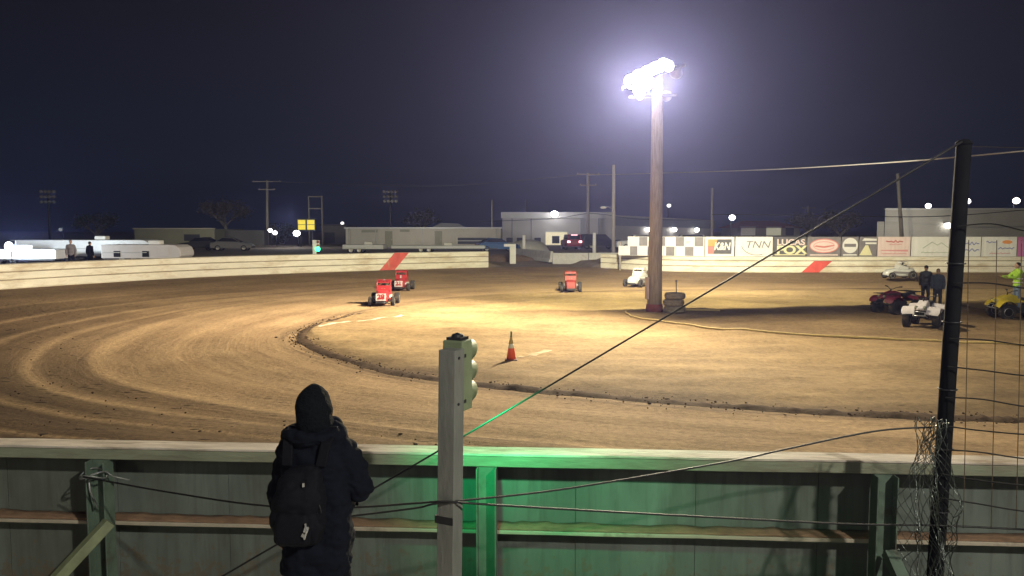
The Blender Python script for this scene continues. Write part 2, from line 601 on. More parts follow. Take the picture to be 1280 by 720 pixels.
def damp_track(u, v):
    t = 16 * u
    far = sstep(9.6, 11.6, t)
    tip = sstep(5.0, 6.5, t) * (1 - far)
    near = 1 - sstep(5.0, 6.5, t)
    d_far = 0.08 + 0.36 * v
    d_tip = 0.02 + (0.95 - 0.55 * sstep(8.2, 10.5, t)) * sstep(0.20, 0.62, v)
    for a_, b_, w_ in ((0.312, 0.374, 0.42), (0.402, 0.452, 0.40), (0.48, 0.553, 0.38), (0.582, 0.688, 0.30), (0.222, 0.275, 0.16), (0.142, 0.188, 0.12)):
        d_tip += w_ * sstep(a_ - 0.008, a_ + 0.008, v) * (1 - sstep(b_ - 0.012, b_ + 0.012, v)) * (0.75 + 0.6 * noise.noise(Vector((ulen(t) * 0.12, v * 14, 3))))
    d_near = 0.12 + 0.80 * sstep(0.22, 0.62, v)
    return far * d_far + tip * d_tip + near * d_near

grid_sheet('dirt_track', 520, 170, f_track, dirt_material('track_dirt'), lambda u, v: (ulen(16 * u), v),
           {'damp_shade': damp_track, 'arcs': lambda u, v: 1 - 0.85 * sstep(10.0, 12.0, 16 * u)})

# infield: between the near and the far inner edge
def in_pt(u, v):
    s = 8.55 * u
    a = cr(CI, s)
    far_t = 8.55 + (16 - 8.55) * (1 - u)
    b = cr(CI, far_t)
    return a.lerp(b, v)

def f_in(u, v):
    p = in_pt(u, v)
    w = (cr(CI, 8.55 * u) - cr(CI, 8.55 + 7.45 * (1 - u))).length
    e = min(v, 1 - v) * w
    k = sstep(0.0, 1.2, e)
    lump = 0.06 * noise.noise(Vector((p.x * 0.45, p.y * 1.1, 7))) + 0.03 * noise.noise(Vector((p.x * 0.25, p.y * 2.6, 5))) + 0.03 * noise.noise(Vector((p.x * 1.3, p.y * 1.9, 2)))
    return (p.x, p.y, 0.012 + k * (0.07 + lump))

POLE = Vector((5.85, 32.7, 0))
def damp_shade_in(u, v):
    p = in_pt(u, v)
    # darker soil by the pole, partly painting in the ground its lamps miss
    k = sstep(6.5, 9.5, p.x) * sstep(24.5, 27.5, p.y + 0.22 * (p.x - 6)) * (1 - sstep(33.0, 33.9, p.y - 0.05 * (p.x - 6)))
    n = noise.noise(Vector((p.x * 0.18, p.y * 0.35, 4)))
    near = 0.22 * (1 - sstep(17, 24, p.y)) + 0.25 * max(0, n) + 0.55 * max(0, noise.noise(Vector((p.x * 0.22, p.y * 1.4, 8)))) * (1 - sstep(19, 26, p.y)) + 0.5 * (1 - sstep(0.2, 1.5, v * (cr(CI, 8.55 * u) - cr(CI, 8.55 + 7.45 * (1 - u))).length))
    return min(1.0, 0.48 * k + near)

grid_sheet('infield', 360, 170, f_in, dirt_material('infield_dirt', True), lambda u, v: (100 * (1 - u), v), {'damp_shade': damp_shade_in})

# crumbly ridge the cars throw up along the inner edge
def berm():
    mb = MB()
    rings = []
    n = 420
    for i in range(n + 1):
        t = 2.0 + (10.0 - 2.0) * i / n
        c = cr(CI, t)
        tn = (cr(CI, t + 0.02) - cr(CI, t - 0.02)).normalized()
        no = Vector((-tn.y, tn.x))
        end = sstep(0, 0.06, i / n) * sstep(0, 0.25, 1 - i / n)
        sd = ulen(t)
        h = end * (0.045 + 0.06 * noise.noise(Vector((sd * 0.9, 0, 1))) + 0.045 * noise.noise(Vector((sd * 3.3, 0, 5)))) + 0.012
        w = 0.23 + 0.12 * noise.noise(Vector((sd * 0.6, 2, 2))) + 0.09 * noise.noise(Vector((sd * 2.7, 5, 2)))
        ring = []
        for k, (a, z) in enumerate(((-1.0, -0.03), (-0.55, 0.5), (-0.15, 0.95), (0.2, 1.0), (0.6, 0.6), (1.15, -0.03))):
            j = 0.05 * noise.noise(Vector((sd * 4, k * 3.1, 9)))
            q = c + no * (a * w + j)
            ring.append((q.x, q.y, z * h + (0.02 * noise.noise(Vector((sd * 5, k * 2.0, 3))) if z > 0 else 0)))
        rings.append(ring)
    n6 = 6
    vs = [p for r in rings for p in r]
    fs = []
    for i in range(len(rings) - 1):
        for k in range(n6 - 1):
            fs.append((i * n6 + k, i * n6 + k + 1, (i + 1) * n6 + k + 1, (i + 1) * n6 + k))
    mb.add(vs, fs)
    o = mb.build('dirt_berm', mat('berm_soil', (0.085, 0.055, 0.033), 0.95, 0.4, 7, 0.5, spec=0.15), None, True)
    o['kind'] = 'structure'
berm()

# loose clods along the berm and the near edge of the groove
cl = MB()
for _ in range(1500):
    t = random.uniform(2.5, 9.5)
    if random.random() < 0.72:
        p = cr(CI, t) + Vector((random.gauss(0, 0.28), random.gauss(0, 0.28)))
        z = 0.03
    else:
        p = track_pt(t, random.uniform(0.35, 0.9))
        z = 0.01
        if t > 6:
            z += bank(t, 0.6) * 0.4
    r = random.uniform(0.006, 0.020) * random.choice((1, 1, 1.6))
    cl.ball((p.x, p.y, z), (r * random.uniform(1, 1.8), r, r * 0.7), 6, 4, Matrix.Rotation(random.uniform(0, 6), 3, 'Z'))
tag(cl.build('loose_dirt', MATS['berm_soil']), kind='stuff')

# outside ground, raised to the level of the pits, with the ramp at the gate
def f_out(u, v):
    t = 5.6 + (16 - 5.6) * u
    p = cr(CO, t)
    c = Vector((14, 32))
    d = (p - c)
    if t > 13.2:
        d = Vector((0.1 * (p.x - 14), 25)).lerp(d, 0.0)
    d.normalize()
    dist = 0.0 if v == 0 else 0.3 + (v ** 3) * 480
    q = p + d * dist
    gate = sstep(11.9, 12.2, t) * (1 - sstep(13.0, 13.4, t))
    z0 = bank(t, 1.0)
    z = z0 + (1.0 - z0) * (sstep(0.0, 1.0, dist) * (1 - gate) + gate * sstep(3, 16, dist))
    return (q.x, q.y, z - 0.006)
grid_sheet('pit_ground', 300, 60, f_out, mat('pit_gravel', (0.20, 0.155, 0.11), 0.95, 0.3, 1.5, 0.3), lambda u, v: (u, v), {})

g = MB()
g.add([(-900, -60, -0.30), (900, -60, -0.30), (900, 900, -0.30), (-900, 900, -0.30)], [(0, 1, 2, 3)])
tag(g.build('ground', mat('ground_soil', (0.13, 0.10, 0.07), 0.95, 0.3, 0.8, 0.3)), kind='structure')
g = MB().box((0, 1.3, 0.36), (40, 8.4, 1.0))
tag(g.build('walkway', M_concrete), kind='structure')

from mathutils.bvhtree import BVHTree
_bv = BVHTree.FromObject(bpy.data.objects['infield'], bpy.context.evaluated_depsgraph_get())
_bt = BVHTree.FromObject(bpy.data.objects['dirt_track'], bpy.context.evaluated_depsgraph_get())
def ground_z(x, y):
    z = -1
    for b_ in (_bv, _bt):
        h_ = b_.ray_cast(Vector((x, y, 5)), Vector((0, 0, -1)))
        if h_[0] is not None:
            z = max(z, h_[0].z)
    return z if z > -1 else 0.05
# white lime marks and the hose on the infield
def ribbon(pts, w, z, m, name):
    mb = MB()
    vs, fs = [], []
    for i, p in enumerate(pts):
        a = pts[max(0, i - 1)]
        b = pts[min(len(pts) - 1, i + 1)]
        t = Vector((b[0] - a[0], b[1] - a[1])).normalized()
        n_ = Vector((-t.y, t.x)) * w / 2 * (0.7 + 0.5 * abs(noise.noise(Vector((i * 0.9, 1, 1)))))
        vs += [(p[0] - n_.x, p[1] - n_.y, ground_z(p[0] - n_.x, p[1] - n_.y) + 0.008), (p[0] + n_.x, p[1] + n_.y, ground_z(p[0] + n_.x, p[1] + n_.y) + 0.008)]
    for i in range(len(pts) - 1):
        fs.append((2 * i, 2 * i + 1, 2 * i + 3, 2 * i + 2))
    mb.add(vs, fs)
    return mb.build(name, m)

M_lime = mat('lime_powder', (0.72, 0.62, 0.46), 0.95, 0.15, 4, 0.1, dirt=0.4, dirtcol=(0.42, 0.29, 0.15))
pts = [gnd(398 + 105 * i / 24, 406.5 - 12.5 * (i / 24) ** 0.85, 0.1) for i in range(25)]
tag(ribbon([(p.x, p.y) for p in pts], 0.22, 0.13, M_lime, 'road_marking'), kind='structure')
for a, b_, w_ in ((650, 662, 0.20), (664, 686, 0.34)):
    pts = [gnd(a + (b_ - a) * i / 12, 447 - 11 * ((a + (b_ - a) * i / 12) - 648) / 40, 0.1) for i in range(13)]
    tag(ribbon([(p.x, p.y) for p in pts], w_, 0.108, mat('thin_lime', (0.56, 0.45, 0.29), 0.95, 0.2, 6, 0.1, dirt=0.5, dirtcol=(0.42, 0.29, 0.15)), 'road_marking'), kind='structure')
HP = [(900, 388.5), (850, 388), (810, 387), (788, 387.5), (782, 390), (790, 395), (815, 400), (850, 405), (900, 411), (960, 415.5), (1040, 420), (1120, 423.5), (1180, 426.5), (1260, 431), (1400, 440)]
hp = []
for i in range(140):
    q = cr([(a, b) for a, b in HP], 14 * i / 139)
    p = gnd(q.x, q.y, 0.11)
    hp.append((p.x, p.y, ground_z(p.x, p.y) + 0.035))
tag(MB().tube(hp, 0.032, 8).build('hose', mat('yellow_hose', (0.62, 0.46, 0.17), 0.6, 0.15, 4, 0.05), None, True), 'yellow hose curving round the light pole base across the infield', 'hose')

# ------------------------------------------------------------------ walls of the track
def wall_strip(name, pts, z0, hs, depth, label, stripe=None, parent_mat=M_wallwhite):
    """stacked board wall along pts: each board bulges a little, grooves between"""
    root = thing(name, label, 'wall', (0, 0, 0))
    prof = []
    z = 0
    for h in hs:
        prof += [(0.0, z + 0.03), (0.035, z + 0.05), (0.035, z + h - 0.05), (0.0, z + h - 0.03)]
        z += h
    prof = [(0.0, 0.0 - 0.25)] + prof + [(-depth, z)]
    rows = []
    for i, p in enumerate(pts):
        a, b = pts[max(0, i - 1)], pts[min(len(pts) - 1, i + 1)]
        t = Vector((b[0] - a[0], b[1] - a[1])).normalized()
        n_ = Vector((t.y, -t.x))          # towards the track
        wv = 0.012 * noise.noise(Vector((i * 0.5, 0, 0)))
        rows.append([(p[0] + n_.x * (o + wv), p[1] + n_.y * (o + wv), z0 + zz) for o, zz in prof])
    m = len(prof)
    vs = [q for r in rows for q in r]
    fs = [(i * m + k, i * m + k + 1, (i + 1) * m + k + 1, (i + 1) * m + k) for i in range(len(rows) - 1) for k in range(m - 1)]
    # back
    for i in range(len(rows) - 1):
        p, q = rows[i][-1], rows[i + 1][-1]
        b = len(vs)
        vs += [p, q, (q[0], q[1], z0 - 0.25), (p[0], p[1], z0 - 0.25)]
        fs.append((b, b + 1, b + 2, b + 3))
    mb = MB().add(vs, fs)
    mb.build('boards', parent_mat, root)
    # dark joints between the boards
    jb = MB()
    z = 0
    for h in hs[:-1]:
        z += h
        jb.tube([(r[0][0] - 0 + (pts[i][0] - r[0][0]) * 0, r[0][1], z0 + z) for i, r in enumerate(rows)], 0.022, 5)
    jb.build('joint', mat('dark_joint_gap', (0.24, 0.19, 0.13), 0.9, 0.4, 3, 0.1), root)
    if stripe:
        stripe(root, rows, prof)
    return root, rows

def path_pts(a, b, n, P=CO):
    return [tuple(cr(P, a + (b - a) * i / n)) for i in range(n + 1)]

def slanted(px0, px1, shift, prof_n):
    pass

def paint_stripe(root, rows, bottom0, bottom1, top0, top1, H, z0):
    """red slanted stripe laid 4 mm proud of the board faces; positions are lengths along the wall"""
    L = [0.0]
    for i in range(1, len(rows)):
        L.append(L[-1] + math.hypot(rows[i][0][0] - rows[i - 1][0][0], rows[i][0][1] - rows[i - 1][0][1]))
    def pos(s):
        for i in range(1, len(L)):
            if L[i] >= s:
                f = (s - L[i - 1]) / (L[i] - L[i - 1])
                a, b = rows[i - 1][0], rows[i][0]
                t = Vector((b[0] - a[0], b[1] - a[1])).normalized()
                return Vector((a[0] + (b[0] - a[0]) * f, a[1] + (b[1] - a[1]) * f)), Vector((t.y, -t.x))
    vs, fs = [], []
    nz, nx = 24, 6
    for j in range(nz + 1):
        zf = j / nz
        for k in range(nx + 1):
            kk = k / nx
            s = (bottom0 + (top0 - bottom0) * zf) * (1 - kk) + (bottom1 + (top1 - bottom1) * zf) * kk
            p, n_ = pos(s)
            p = p + n_ * 0.045
            vs.append((p.x, p.y, z0 + 0.01 + (H - 0.02) * zf))
    for j in range(nz):
        for k in range(nx):
            a = j * (nx + 1) + k
            fs.append((a, a + 1, a + nx + 2, a + nx + 1))
    MB().add(vs, fs).build('red_stripe', M_redstripe, root)

pts_l = path_pts(5.7, 12.0, 130)
H_L = 1.3
root_l, rows_l = wall_strip('track_wall', pts_l, BANK, [0.46, 0.42, 0.42], 0.25, 'long curved white board wall around the turn, one red slanted stripe near its end')
def nearest_len(rows, P):
    best, s, L = 1e9, 0, 0.0
    for i in range(1, len(rows)):
        a, b = Vector(rows[i - 1][0][:2]), Vector(rows[i][0][:2])
        for k in range(8):
            q = a.lerp(b, k / 8)
            d = (q - P).length
            if d < best:
                best, s = d, L + (b - a).length * k / 8
        L += (b - a).length
    return s
def wall_len(rows, px):
    best, s, L = 1e9, 0, 0.0
    for i in range(1, len(rows)):
        a, b = Vector(rows[i - 1][0][:2]), Vector(rows[i][0][:2])
        for k in range(12):
            q = a.lerp(b, k / 12)
            x = 640 + FPX * q.x / (q.y * cA)
            if abs(x - px) < best and q.y > 30:
                best, s = abs(x - px), L + (b - a).length * k / 12
        L += (b - a).length
    return s
paint_stripe(root_l, rows_l, wall_len(rows_l, 474), wall_len(rows_l, 493), wall_len(rows_l, 492), wall_len(rows_l, 511), H_L, BANK)

pts_r = path_pts(13.15, 16.0, 70)
root_r, rows_r = wall_strip('track_wall', pts_r, BANK, [0.42, 0.40, 0.30], 0.25, 'straight white board wall under the row of sponsor banners')
paint_stripe(root_r, rows_r, wall_len(rows_r, 1003), wall_len(rows_r, 1025), wall_len(rows_r, 1019), wall_len(rows_r, 1041), 0.82, BANK)

# ------------------------------------------------------------------ sponsor banners on the far wall
BY = 57.42
def bx_(px):
    return at(px, 310, BY).x
BZ0, BZ1 = at(900, 320.5, BY).z, at(900, 296, BY).z
BH = BZ1 - BZ0
M_bwhite = mat('banner_white', (0.74, 0.73, 0.70), 0.5, 0.06, 2, 0.04, dirt=0.08, dirtcol=(0.5, 0.42, 0.32))
M_bpink = mat('banner_pale_pink', (0.72, 0.58, 0.55), 0.5, 0.06, 2, 0.04)
M_bblack = mat('banner_charcoal', (0.10, 0.10, 0.105), 0.5, 0.2, 2, 0.04)
M_bgrey = mat('banner_grey', (0.20, 0.185, 0.19), 0.5, 0.2, 2, 0.04)
M_borange = mat('print_orange', (0.80, 0.33, 0.10), 0.5, 0.05, 2, 0.0)
M_bred = mat('print_red', (0.58, 0.20, 0.18), 0.5, 0.08, 2, 0.0)
M_brose = mat('print_rose', (0.66, 0.30, 0.31), 0.5, 0.08, 2, 0.0)
M_bblue = mat('print_blue', (0.26, 0.29, 0.50), 0.5, 0.08, 2, 0.0)
M_bcream = mat('print_cream', (0.72, 0.68, 0.42), 0.5, 0.05, 2, 0.0)
M_bgreen = mat('print_pale_green', (0.42, 0.48, 0.40), 0.5, 0.05, 2, 0.0)
M_bmag = mat('print_magenta', (0.48, 0.16, 0.34), 0.5, 0.08, 2, 0.0)
GB = 'sponsor banners along the far wall'

def banner(px0, px1, m, label, y=BY):
    x0, x1 = bx_(px0), bx_(px1)
    w = x1 - x0 - 0.03
    t = thing('banner', label, 'banner', ((x0 + x1) / 2, y, (BZ0 + BZ1) / 2), 0, GB)
    # slightly wavy sheet on a board
    vs, fs = [], []
    n = 16
    for i in range(n + 1):
        for j in range(2):
            x = -w / 2 + w * i / n
            vs.append((x, -0.012 * abs(math.sin(i * 1.3 + px0)), -BH / 2 + BH * j))
    for i in range(n):
        fs.append((2 * i, 2 * i + 2, 2 * i + 3, 2 * i + 1))
    b = len(vs)
    vs += [(v[0], 0.03, v[2]) for v in vs]
    fs += [tuple(b + k for k in reversed(f)) for f in fs[:n]]
    fs += [(0, 1, b + 1, b), (2 * n, b + 2 * n, b + 2 * n + 1, 2 * n + 1)]
    for i in range(n):
        fs += [(2 * i, b + 2 * i, b + 2 * i + 2, 2 * i + 2), (2 * i + 1, 2 * i + 3, b + 2 * i + 3, b + 2 * i + 1)]
    MB().add(vs, fs).build('sheet', m, t)
    for x in (-w / 2 + 0.05, w / 2 - 0.05):
        MB().box((x, 0.10, -BH * 0.5 - 0.4), (0.09, 0.12, BH + 0.8 + 0.9)).build('support_post', M_greywood, t)
    return t, w

def flat(t, poly, m, name='emblem', y=-0.022):
    M = Matrix.Translation((0, y, 0)) @ Matrix.Rotation(PI / 2, 4, 'X')
    return MB().prism(poly, 0.006, M).build(name, m, t)

def ring_poly(rx, ry, w, t, m, name='ring', y=-0.022, a0=0, a1=2 * PI, cx=0, cz=0):
    mb = MB()
    n = 40
    vs, fs = [], []
    for i in range(n + 1):
        a = a0 + (a1 - a0) * i / n
        for rr in (0, w):
            for yy in (y, y + 0.008):
                vs.append((cx + (rx - rr) * math.cos(a), yy, cz + (ry - rr) * math.sin(a)))
    for i in range(n):
        b = i * 4
        fs += [(b, b + 4, b + 6, b + 2), (b + 1, b + 3, b + 7, b + 5), (b, b + 1, b + 5, b + 4), (b + 2, b + 6, b + 7, b + 3)]
    return mb.add(vs, fs).build(name, m, t)

def ell(rx, ry, cx=0, cy=0, n=32):
    return [(cx + rx * math.cos(2 * PI * k / n), cy + ry * math.sin(2 * PI * k / n)) for k in range(n)]

def squiggle(t, x0, x1, z, amp, m, name='lettering', r=0.022, k=9.0):
    """an illegible line of print"""
    pts = []
    n = 60
    for i in range(n + 1):
        x = x0 + (x1 - x0) * i / n
        pts.append((x, -0.02, z + amp * math.sin(x * k * 2.2) * (0.55 + 0.45 * math.sin(x * k * 0.7 + 1))))
    return MB().tube(pts, r, 5).build(name, m, t)

# chequered board
x0, x1 = bx_(779), bx_(880)
t = thing('chequered_board', 'black and white chequered board behind the light pole', 'board', ((x0 + x1) / 2, BY + 1.2, (BZ0 + BZ1) / 2), -0.40)
t.scale = (1.09, 1, 1)
w = x1 - x0
MB().box((0, 0.03, -BH / 4), (w, 0.05, BH / 2)).box((0.32, 0.03, BH / 4), (w - 0.64, 0.05, BH / 2)).build('board', M_bwhite, t)
dk = MB()
def sq(pa, pb, row):
    a, b = bx_(pa) - (x0 + x1) / 2, bx_(pb) - (x0 + x1) / 2
    dk.box(((a + b) / 2, 0.0, (BH / 4) * (1 if row else -1)), (b - a, 0.012, BH / 2 - 0.04))
for pa, pb in ((804, 814), (825, 835), (847, 857), (869, 879)): sq(pa, pb, 1)
for pa, pb in ((793, 802), (814, 824), (836, 846), (858, 868)): sq(pa, pb, 0)
dk.build('dark_squares', M_bgrey, t)
for x in (-w / 2 + 0.1, w / 2 - 0.1):
    MB().box((x, 0.12, -BH / 2 - 0.3), (0.1, 0.12, BH + 1.2)).build('support_post', M_greywood, t)

t, w = banner(881, 918, M_bwhite, 'white banner with orange, red and black letter logo beside the chequered board')
flat(t, [(-0.85, -0.52), (0.85, -0.52), (0.85, 0.52), (-0.85, 0.52)], M_bblack, 'logo_ground')
flat(t, [(-0.85, 0.02), (-0.30, 0.02), (-0.18, 0.52), (-0.85, 0.52)], M_borange, 'emblem', -0.028)
flat(t, [(-0.85, -0.52), (-0.45, -0.52), (-0.30, 0.0), (-0.85, 0.0)], M_bred, 'emblem', -0.028)
text('K&N', 0.74, M_bwhite, t, (0.16, -0.032, 0.0), sx=0.76, shear=0.18, bold=0.022)
t, w = banner(919, 966, M_bwhite, 'white banner with thin grey letters TNN over a curved swoosh')
text('TNN', 0.72, M_bgrey, t, (0.22, -0.024, 0.12), sx=1.15, shear=0.25)
ring_poly(1.15, 0.85, 0.05, t, M_bgrey, 'swoosh', a0=PI * 1.07, a1=PI * 1.62, cx=0.2, cz=0.22)
t, w = banner(967, 1008, M_bblack, 'black banner with white LUCAS above fat cream FOX')
text('LUCAS', 0.58, M_bpink, t, (0.05, -0.024, 0.30), sx=1.15, bold=0.014)
text('FOX', 0.80, M_bcream, t, (0.1, -0.024, -0.26), sx=1.35, bold=0.03)
flat(t, [(-1.1, -0.62), (1.1, -0.62), (1.1, -0.55), (-1.1, -0.55)], M_bcream, 'underline')
t, w = banner(1009, 1051, M_bgrey, 'grey banner with a rose oval badge and red sweep')
flat(t, ell(1.05, 0.52, 0, 0.05), M_bpink, 'badge')
ring_poly(1.05, 0.52, 0.07, t, M_bred, 'ring', -0.03, cz=0.05)
ring_poly(0.78, 0.33, 0.06, t, M_brose, 'ring', -0.03, a0=0.4, a1=PI * 1.9, cz=0.05)
flat(t, [(-0.7, 0.0), (0.0, -0.1), (0.75, 0.05), (0.72, 0.14), (0.0, 0.03), (-0.6, 0.1)], M_bred, 'sweep', -0.03)
flat(t, [(-1.0, -0.64), (1.0, -0.64), (1.0, -0.55), (-1.0, -0.55)], M_bpink, 'underline')
t, w = banner(1052, 1073, M_bgrey, 'narrow grey banner with a white disc crossed by a dark band')
flat(t, ell(0.55, 0.55, 0, 0.08), M_bwhite, 'disc')
flat(t, [(-0.42, -0.02), (0.42, -0.02), (0.42, 0.2), (-0.42, 0.2)], M_bgrey, 'band', -0.03)
flat(t, [(-0.5, -0.64), (0.5, -0.64), (0.5, -0.55), (-0.5, -0.55)], M_bwhite, 'underline')
t, w = banner(1074, 1096, M_bgrey, 'narrow grey banner with a pale triangle under two white lines')
flat(t, [(-0.62, -0.62), (0.3, -0.62), (0.0, 0.1), (-0.2, 0.1)], M_bcream, 'triangle')
flat(t, [(-0.45, 0.42), (0.6, 0.42), (0.6, 0.56), (-0.3, 0.6)], M_bwhite, 'line')
flat(t, [(-0.2, 0.18), (0.6, 0.18), (0.6, 0.30), (-0.2, 0.30)], M_bwhite, 'line')
t, w = banner(1097, 1138, M_bpink, 'pale pink banner with lines of faded red print')
squiggle(t, -0.6, 0.6, 0.36, 0.07, M_bred, r=0.045)
squiggle(t, -0.35, 0.55, 0.16, 0.03, M_brose)
flat(t, [(-0.95, -0.3), (1.0, -0.36), (1.0, -0.22), (-0.95, -0.24)], M_brose, 'print_bar')
squiggle(t, -0.9, 0.9, -0.5, 0.03, M_brose)
t, w = banner(1139, 1199, M_bwhite, 'wide pale banner with a faint green mountain outline')
MB().tube([(-0.9, -0.02, -0.12), (-0.25, -0.02, 0.33), (0.15, -0.02, 0.1), (0.4, -0.02, 0.28), (1.0, -0.02, -0.12)], 0.028, 5).build('mountain_outline', M_bgreen, t)
squiggle(t, -1.0, 1.1, -0.42, 0.03, M_bgreen)
t, w = banner(1200, 1226, M_bwhite, 'white banner with blue script next to the dark fence pole')
squiggle(t, -0.55, 0.6, 0.22, 0.10, M_bblue, r=0.04)
squiggle(t, -0.5, 0.6, -0.25, 0.09, M_bblue, r=0.04, k=7)
t, w = banner(1227, 1271, M_bwhite, 'white banner with blue print and one orange badge')
squiggle(t, -0.95, -0.2, 0.32, 0.06, M_bblue, r=0.035)
flat(t, ell(0.36, 0.13, 0.55, 0.33), M_borange, 'badge')
squiggle(t, -0.1, 1.05, -0.12, 0.06, M_bblue, r=0.035)
squiggle(t, -0.7, 0.8, -0.48, 0.03, M_brose)
t, w = banner(1272, 1330, M_bmag, 'magenta and white banner at the end of the banner row')
squiggle(t, -1.2, 1.2, 0.2, 0.10, M_bwhite, r=0.05)
squiggle(t, -1.2, 1.2, -0.3, 0.06, M_bwhite, r=0.04)

# ------------------------------------------------------------------ near barrier (seen from behind)
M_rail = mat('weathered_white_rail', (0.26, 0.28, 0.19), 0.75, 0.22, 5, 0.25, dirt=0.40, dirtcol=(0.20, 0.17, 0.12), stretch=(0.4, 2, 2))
M_railtop = mat('rail_cap_lit', (0.66, 0.58, 0.48), 0.75, 0.2, 5, 0.3, dirt=0.42, dirtcol=(0.26, 0.19, 0.12), stretch=(0.4, 2, 2))  # cream tone paints in the track light that brightens the cap
M_panel = mat('grey_green_panel', (0.142, 0.170, 0.145), 0.75, 0.38, 1.1, 0.14, dirt=0.42, dirtcol=(0.10, 0.11, 0.085), stretch=(1, 1, 0.4))
def grime(m, zlo, zhi):
    nt = m.node_tree
    b = next(n for n in nt.nodes if n.type == 'BSDF_PRINCIPLED')
    src = b.inputs['Base Color'].links[0].from_socket
    tc = N(nt, 'ShaderNodeTexCoord')
    mp = N(nt, 'ShaderNodeMapping')
    mp.inputs['Scale'].default_value = (7.0, 1.0, 0.55)
    nt.links.new(tc.outputs['Object'], mp.inputs[0])
    n1 = N(nt, 'ShaderNodeTexNoise', i_Scale=1.6, i_Detail=6.0, i_Roughness=0.6)
    nt.links.new(mp.outputs[0], n1.inputs['Vector'])
    r1 = ramp(nt, [(0.48, 0.0), (0.76, 0.5)])
    nt.links.new(n1.outputs[0], r1.inputs[0])
    c = mix(nt, r1.outputs[0], src, (0.055, 0.05, 0.038))
    n2 = N(nt, 'ShaderNodeTexNoise', i_Scale=9.0, i_Detail=8.0, i_Roughness=0.7)
    nt.links.new(tc.outputs['Object'], n2.inputs['Vector'])
    sp_ = N(nt, 'ShaderNodeSeparateXYZ')
    nt.links.new(tc.outputs['Object'], sp_.inputs[0])
    low = mth(nt, 'DIVIDE', mth(nt, 'SUBTRACT', sp_.outputs[2], zlo), zhi - zlo, True)
    thr = mth(nt, 'SUBTRACT', n2.outputs[0], mth(nt, 'MULTIPLY', low, 0.32))
    r2 = ramp(nt, [(0.46, 0.0), (0.52, 0.6)])
    nt.links.new(thr, r2.inputs[0])
    c = mix(nt, r2.outputs[0], c, (0.15, 0.105, 0.065))
    n3 = N(nt, 'ShaderNodeTexNoise', i_Scale=3.2, i_Detail=9.0, i_Roughness=0.75)
    nt.links.new(mp.outputs[0], n3.inputs['Vector'])
    r3 = ramp(nt, [(0.64, 0.0), (0.70, 0.5)])
    nt.links.new(n3.outputs[0], r3.inputs[0])
    c = mix(nt, r3.outputs[0], c, (0.25, 0.27, 0.24))
    nt.links.new(c, b.inputs['Base Color'])
grime(M_panel, -0.25, 0.75)
M_post = mat('green_steel_post', (0.12, 0.17, 0.125), 0.6, 0.25, 5, 0.1, dirt=0.1, dirtcol=(0.09, 0.07, 0.05))
M_ledge = mat('ledge_board', (0.46, 0.40, 0.30), 0.8, 0.15, 4, 0.2, dirt=0.15)
M_ledgedirt = mat('ledge_dirt', (0.24, 0.145, 0.085), 0.95, 0.35, 10, 0.5, stretch=(0.5, 1, 1))
BAR = thing('track_barrier', 'long weathered barrier of grey green panels with pale rail, beyond the hooded spectator', 'barrier', (0, 7.83, 0), R(-3.66))
ZT = 1.245
def long_box(xa, xb, ya, yb, za, zb, n=60, j=0.006):
    mb = MB()
    rings = []
    for i in range(n + 1):
        x = xa + (xb - xa) * i / n
        q = [j * noise.noise(Vector((x * 1.1, k, za))) for k in range(4)]
        rings.append([(x, ya + q[0], za + q[1]), (x, yb, za + q[1]), (x, yb, zb + q[2]), (x, ya + q[0], zb + q[2])])
    return mb.loft(rings)
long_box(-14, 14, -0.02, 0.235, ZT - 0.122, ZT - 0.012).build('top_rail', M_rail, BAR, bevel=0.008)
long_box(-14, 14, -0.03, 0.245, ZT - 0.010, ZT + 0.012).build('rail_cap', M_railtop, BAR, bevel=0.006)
pn = MB()
x = -14.0
k = 0
while x < 14:
    pn.box((x + 0.609, 0.27 + 0.0025 * (k % 3), 0.23), (1.215, 0.02, 1.96))
    x += 1.22
    k += 1
pn.build('panel', M_panel, BAR)
long_box(-14, 14, 0.29, 0.32, -0.6, 1.215).build('backing_board', M_panel, BAR)
long_box(-14, 14, 0.09, 0.25, 0.392, 0.43).build('ledge', M_ledge, BAR, bevel=0.006)
dl = MB()
rings = []
for i in range(321):
    x = -14 + 28 * i / 320
    h = 0.018 + 0.02 * abs(noise.noise(Vector((x * 2.1, 0, 0)))) + 0.012 * noise.noise(Vector((x * 7, 1, 0)))
    rings.append([(x, 0.105 + 0.015 * noise.noise(Vector((x * 3, 4, 0))), 0.432), (x, 0.14, 0.432 + h * 0.7), (x, 0.19, 0.432 + h * 1.1), (x, 0.249, 0.432 + h * 1.7), (x, 0.249, 0.428), (x, 0.16, 0.428)])
dl.loft(rings)
dl.build('dirt_layer', M_ledgedirt, BAR, True)
long_box(-14, 14, 0.22, 0.255, 0.33, 0.389).build('ledge_batten', M_post, BAR)
def ibeam(x):
    mb = MB()
    mb.box((x, -0.075, 0.55), (0.19, 0.014, 1.30))
    mb.box((x, 0.008, 0.55), (0.014, 0.15, 1.30))
    # the flange on the track side
    mb.box((x, 0.0, 1.185), (0.21, 0.16, 0.014))
    return mb
def hpost(x):
    mb = MB()
    mb.box((x - 0.092, -0.03, 0.31), (0.014, 0.18, 1.62))
    mb.box((x + 0.092, -0.03, 0.31), (0.014, 0.18, 1.62))
    mb.box((x, 0.0, 0.31), (0.17, 0.012, 1.62))
    return mb
for px in (-420, 98, 608, 1100, 1600):
    x = (px - 640) / FPX * 7.85
    hpost(x).build('post', M_post, BAR, bevel=0.003)
xb = (98 - 640) / FPX * 7.85
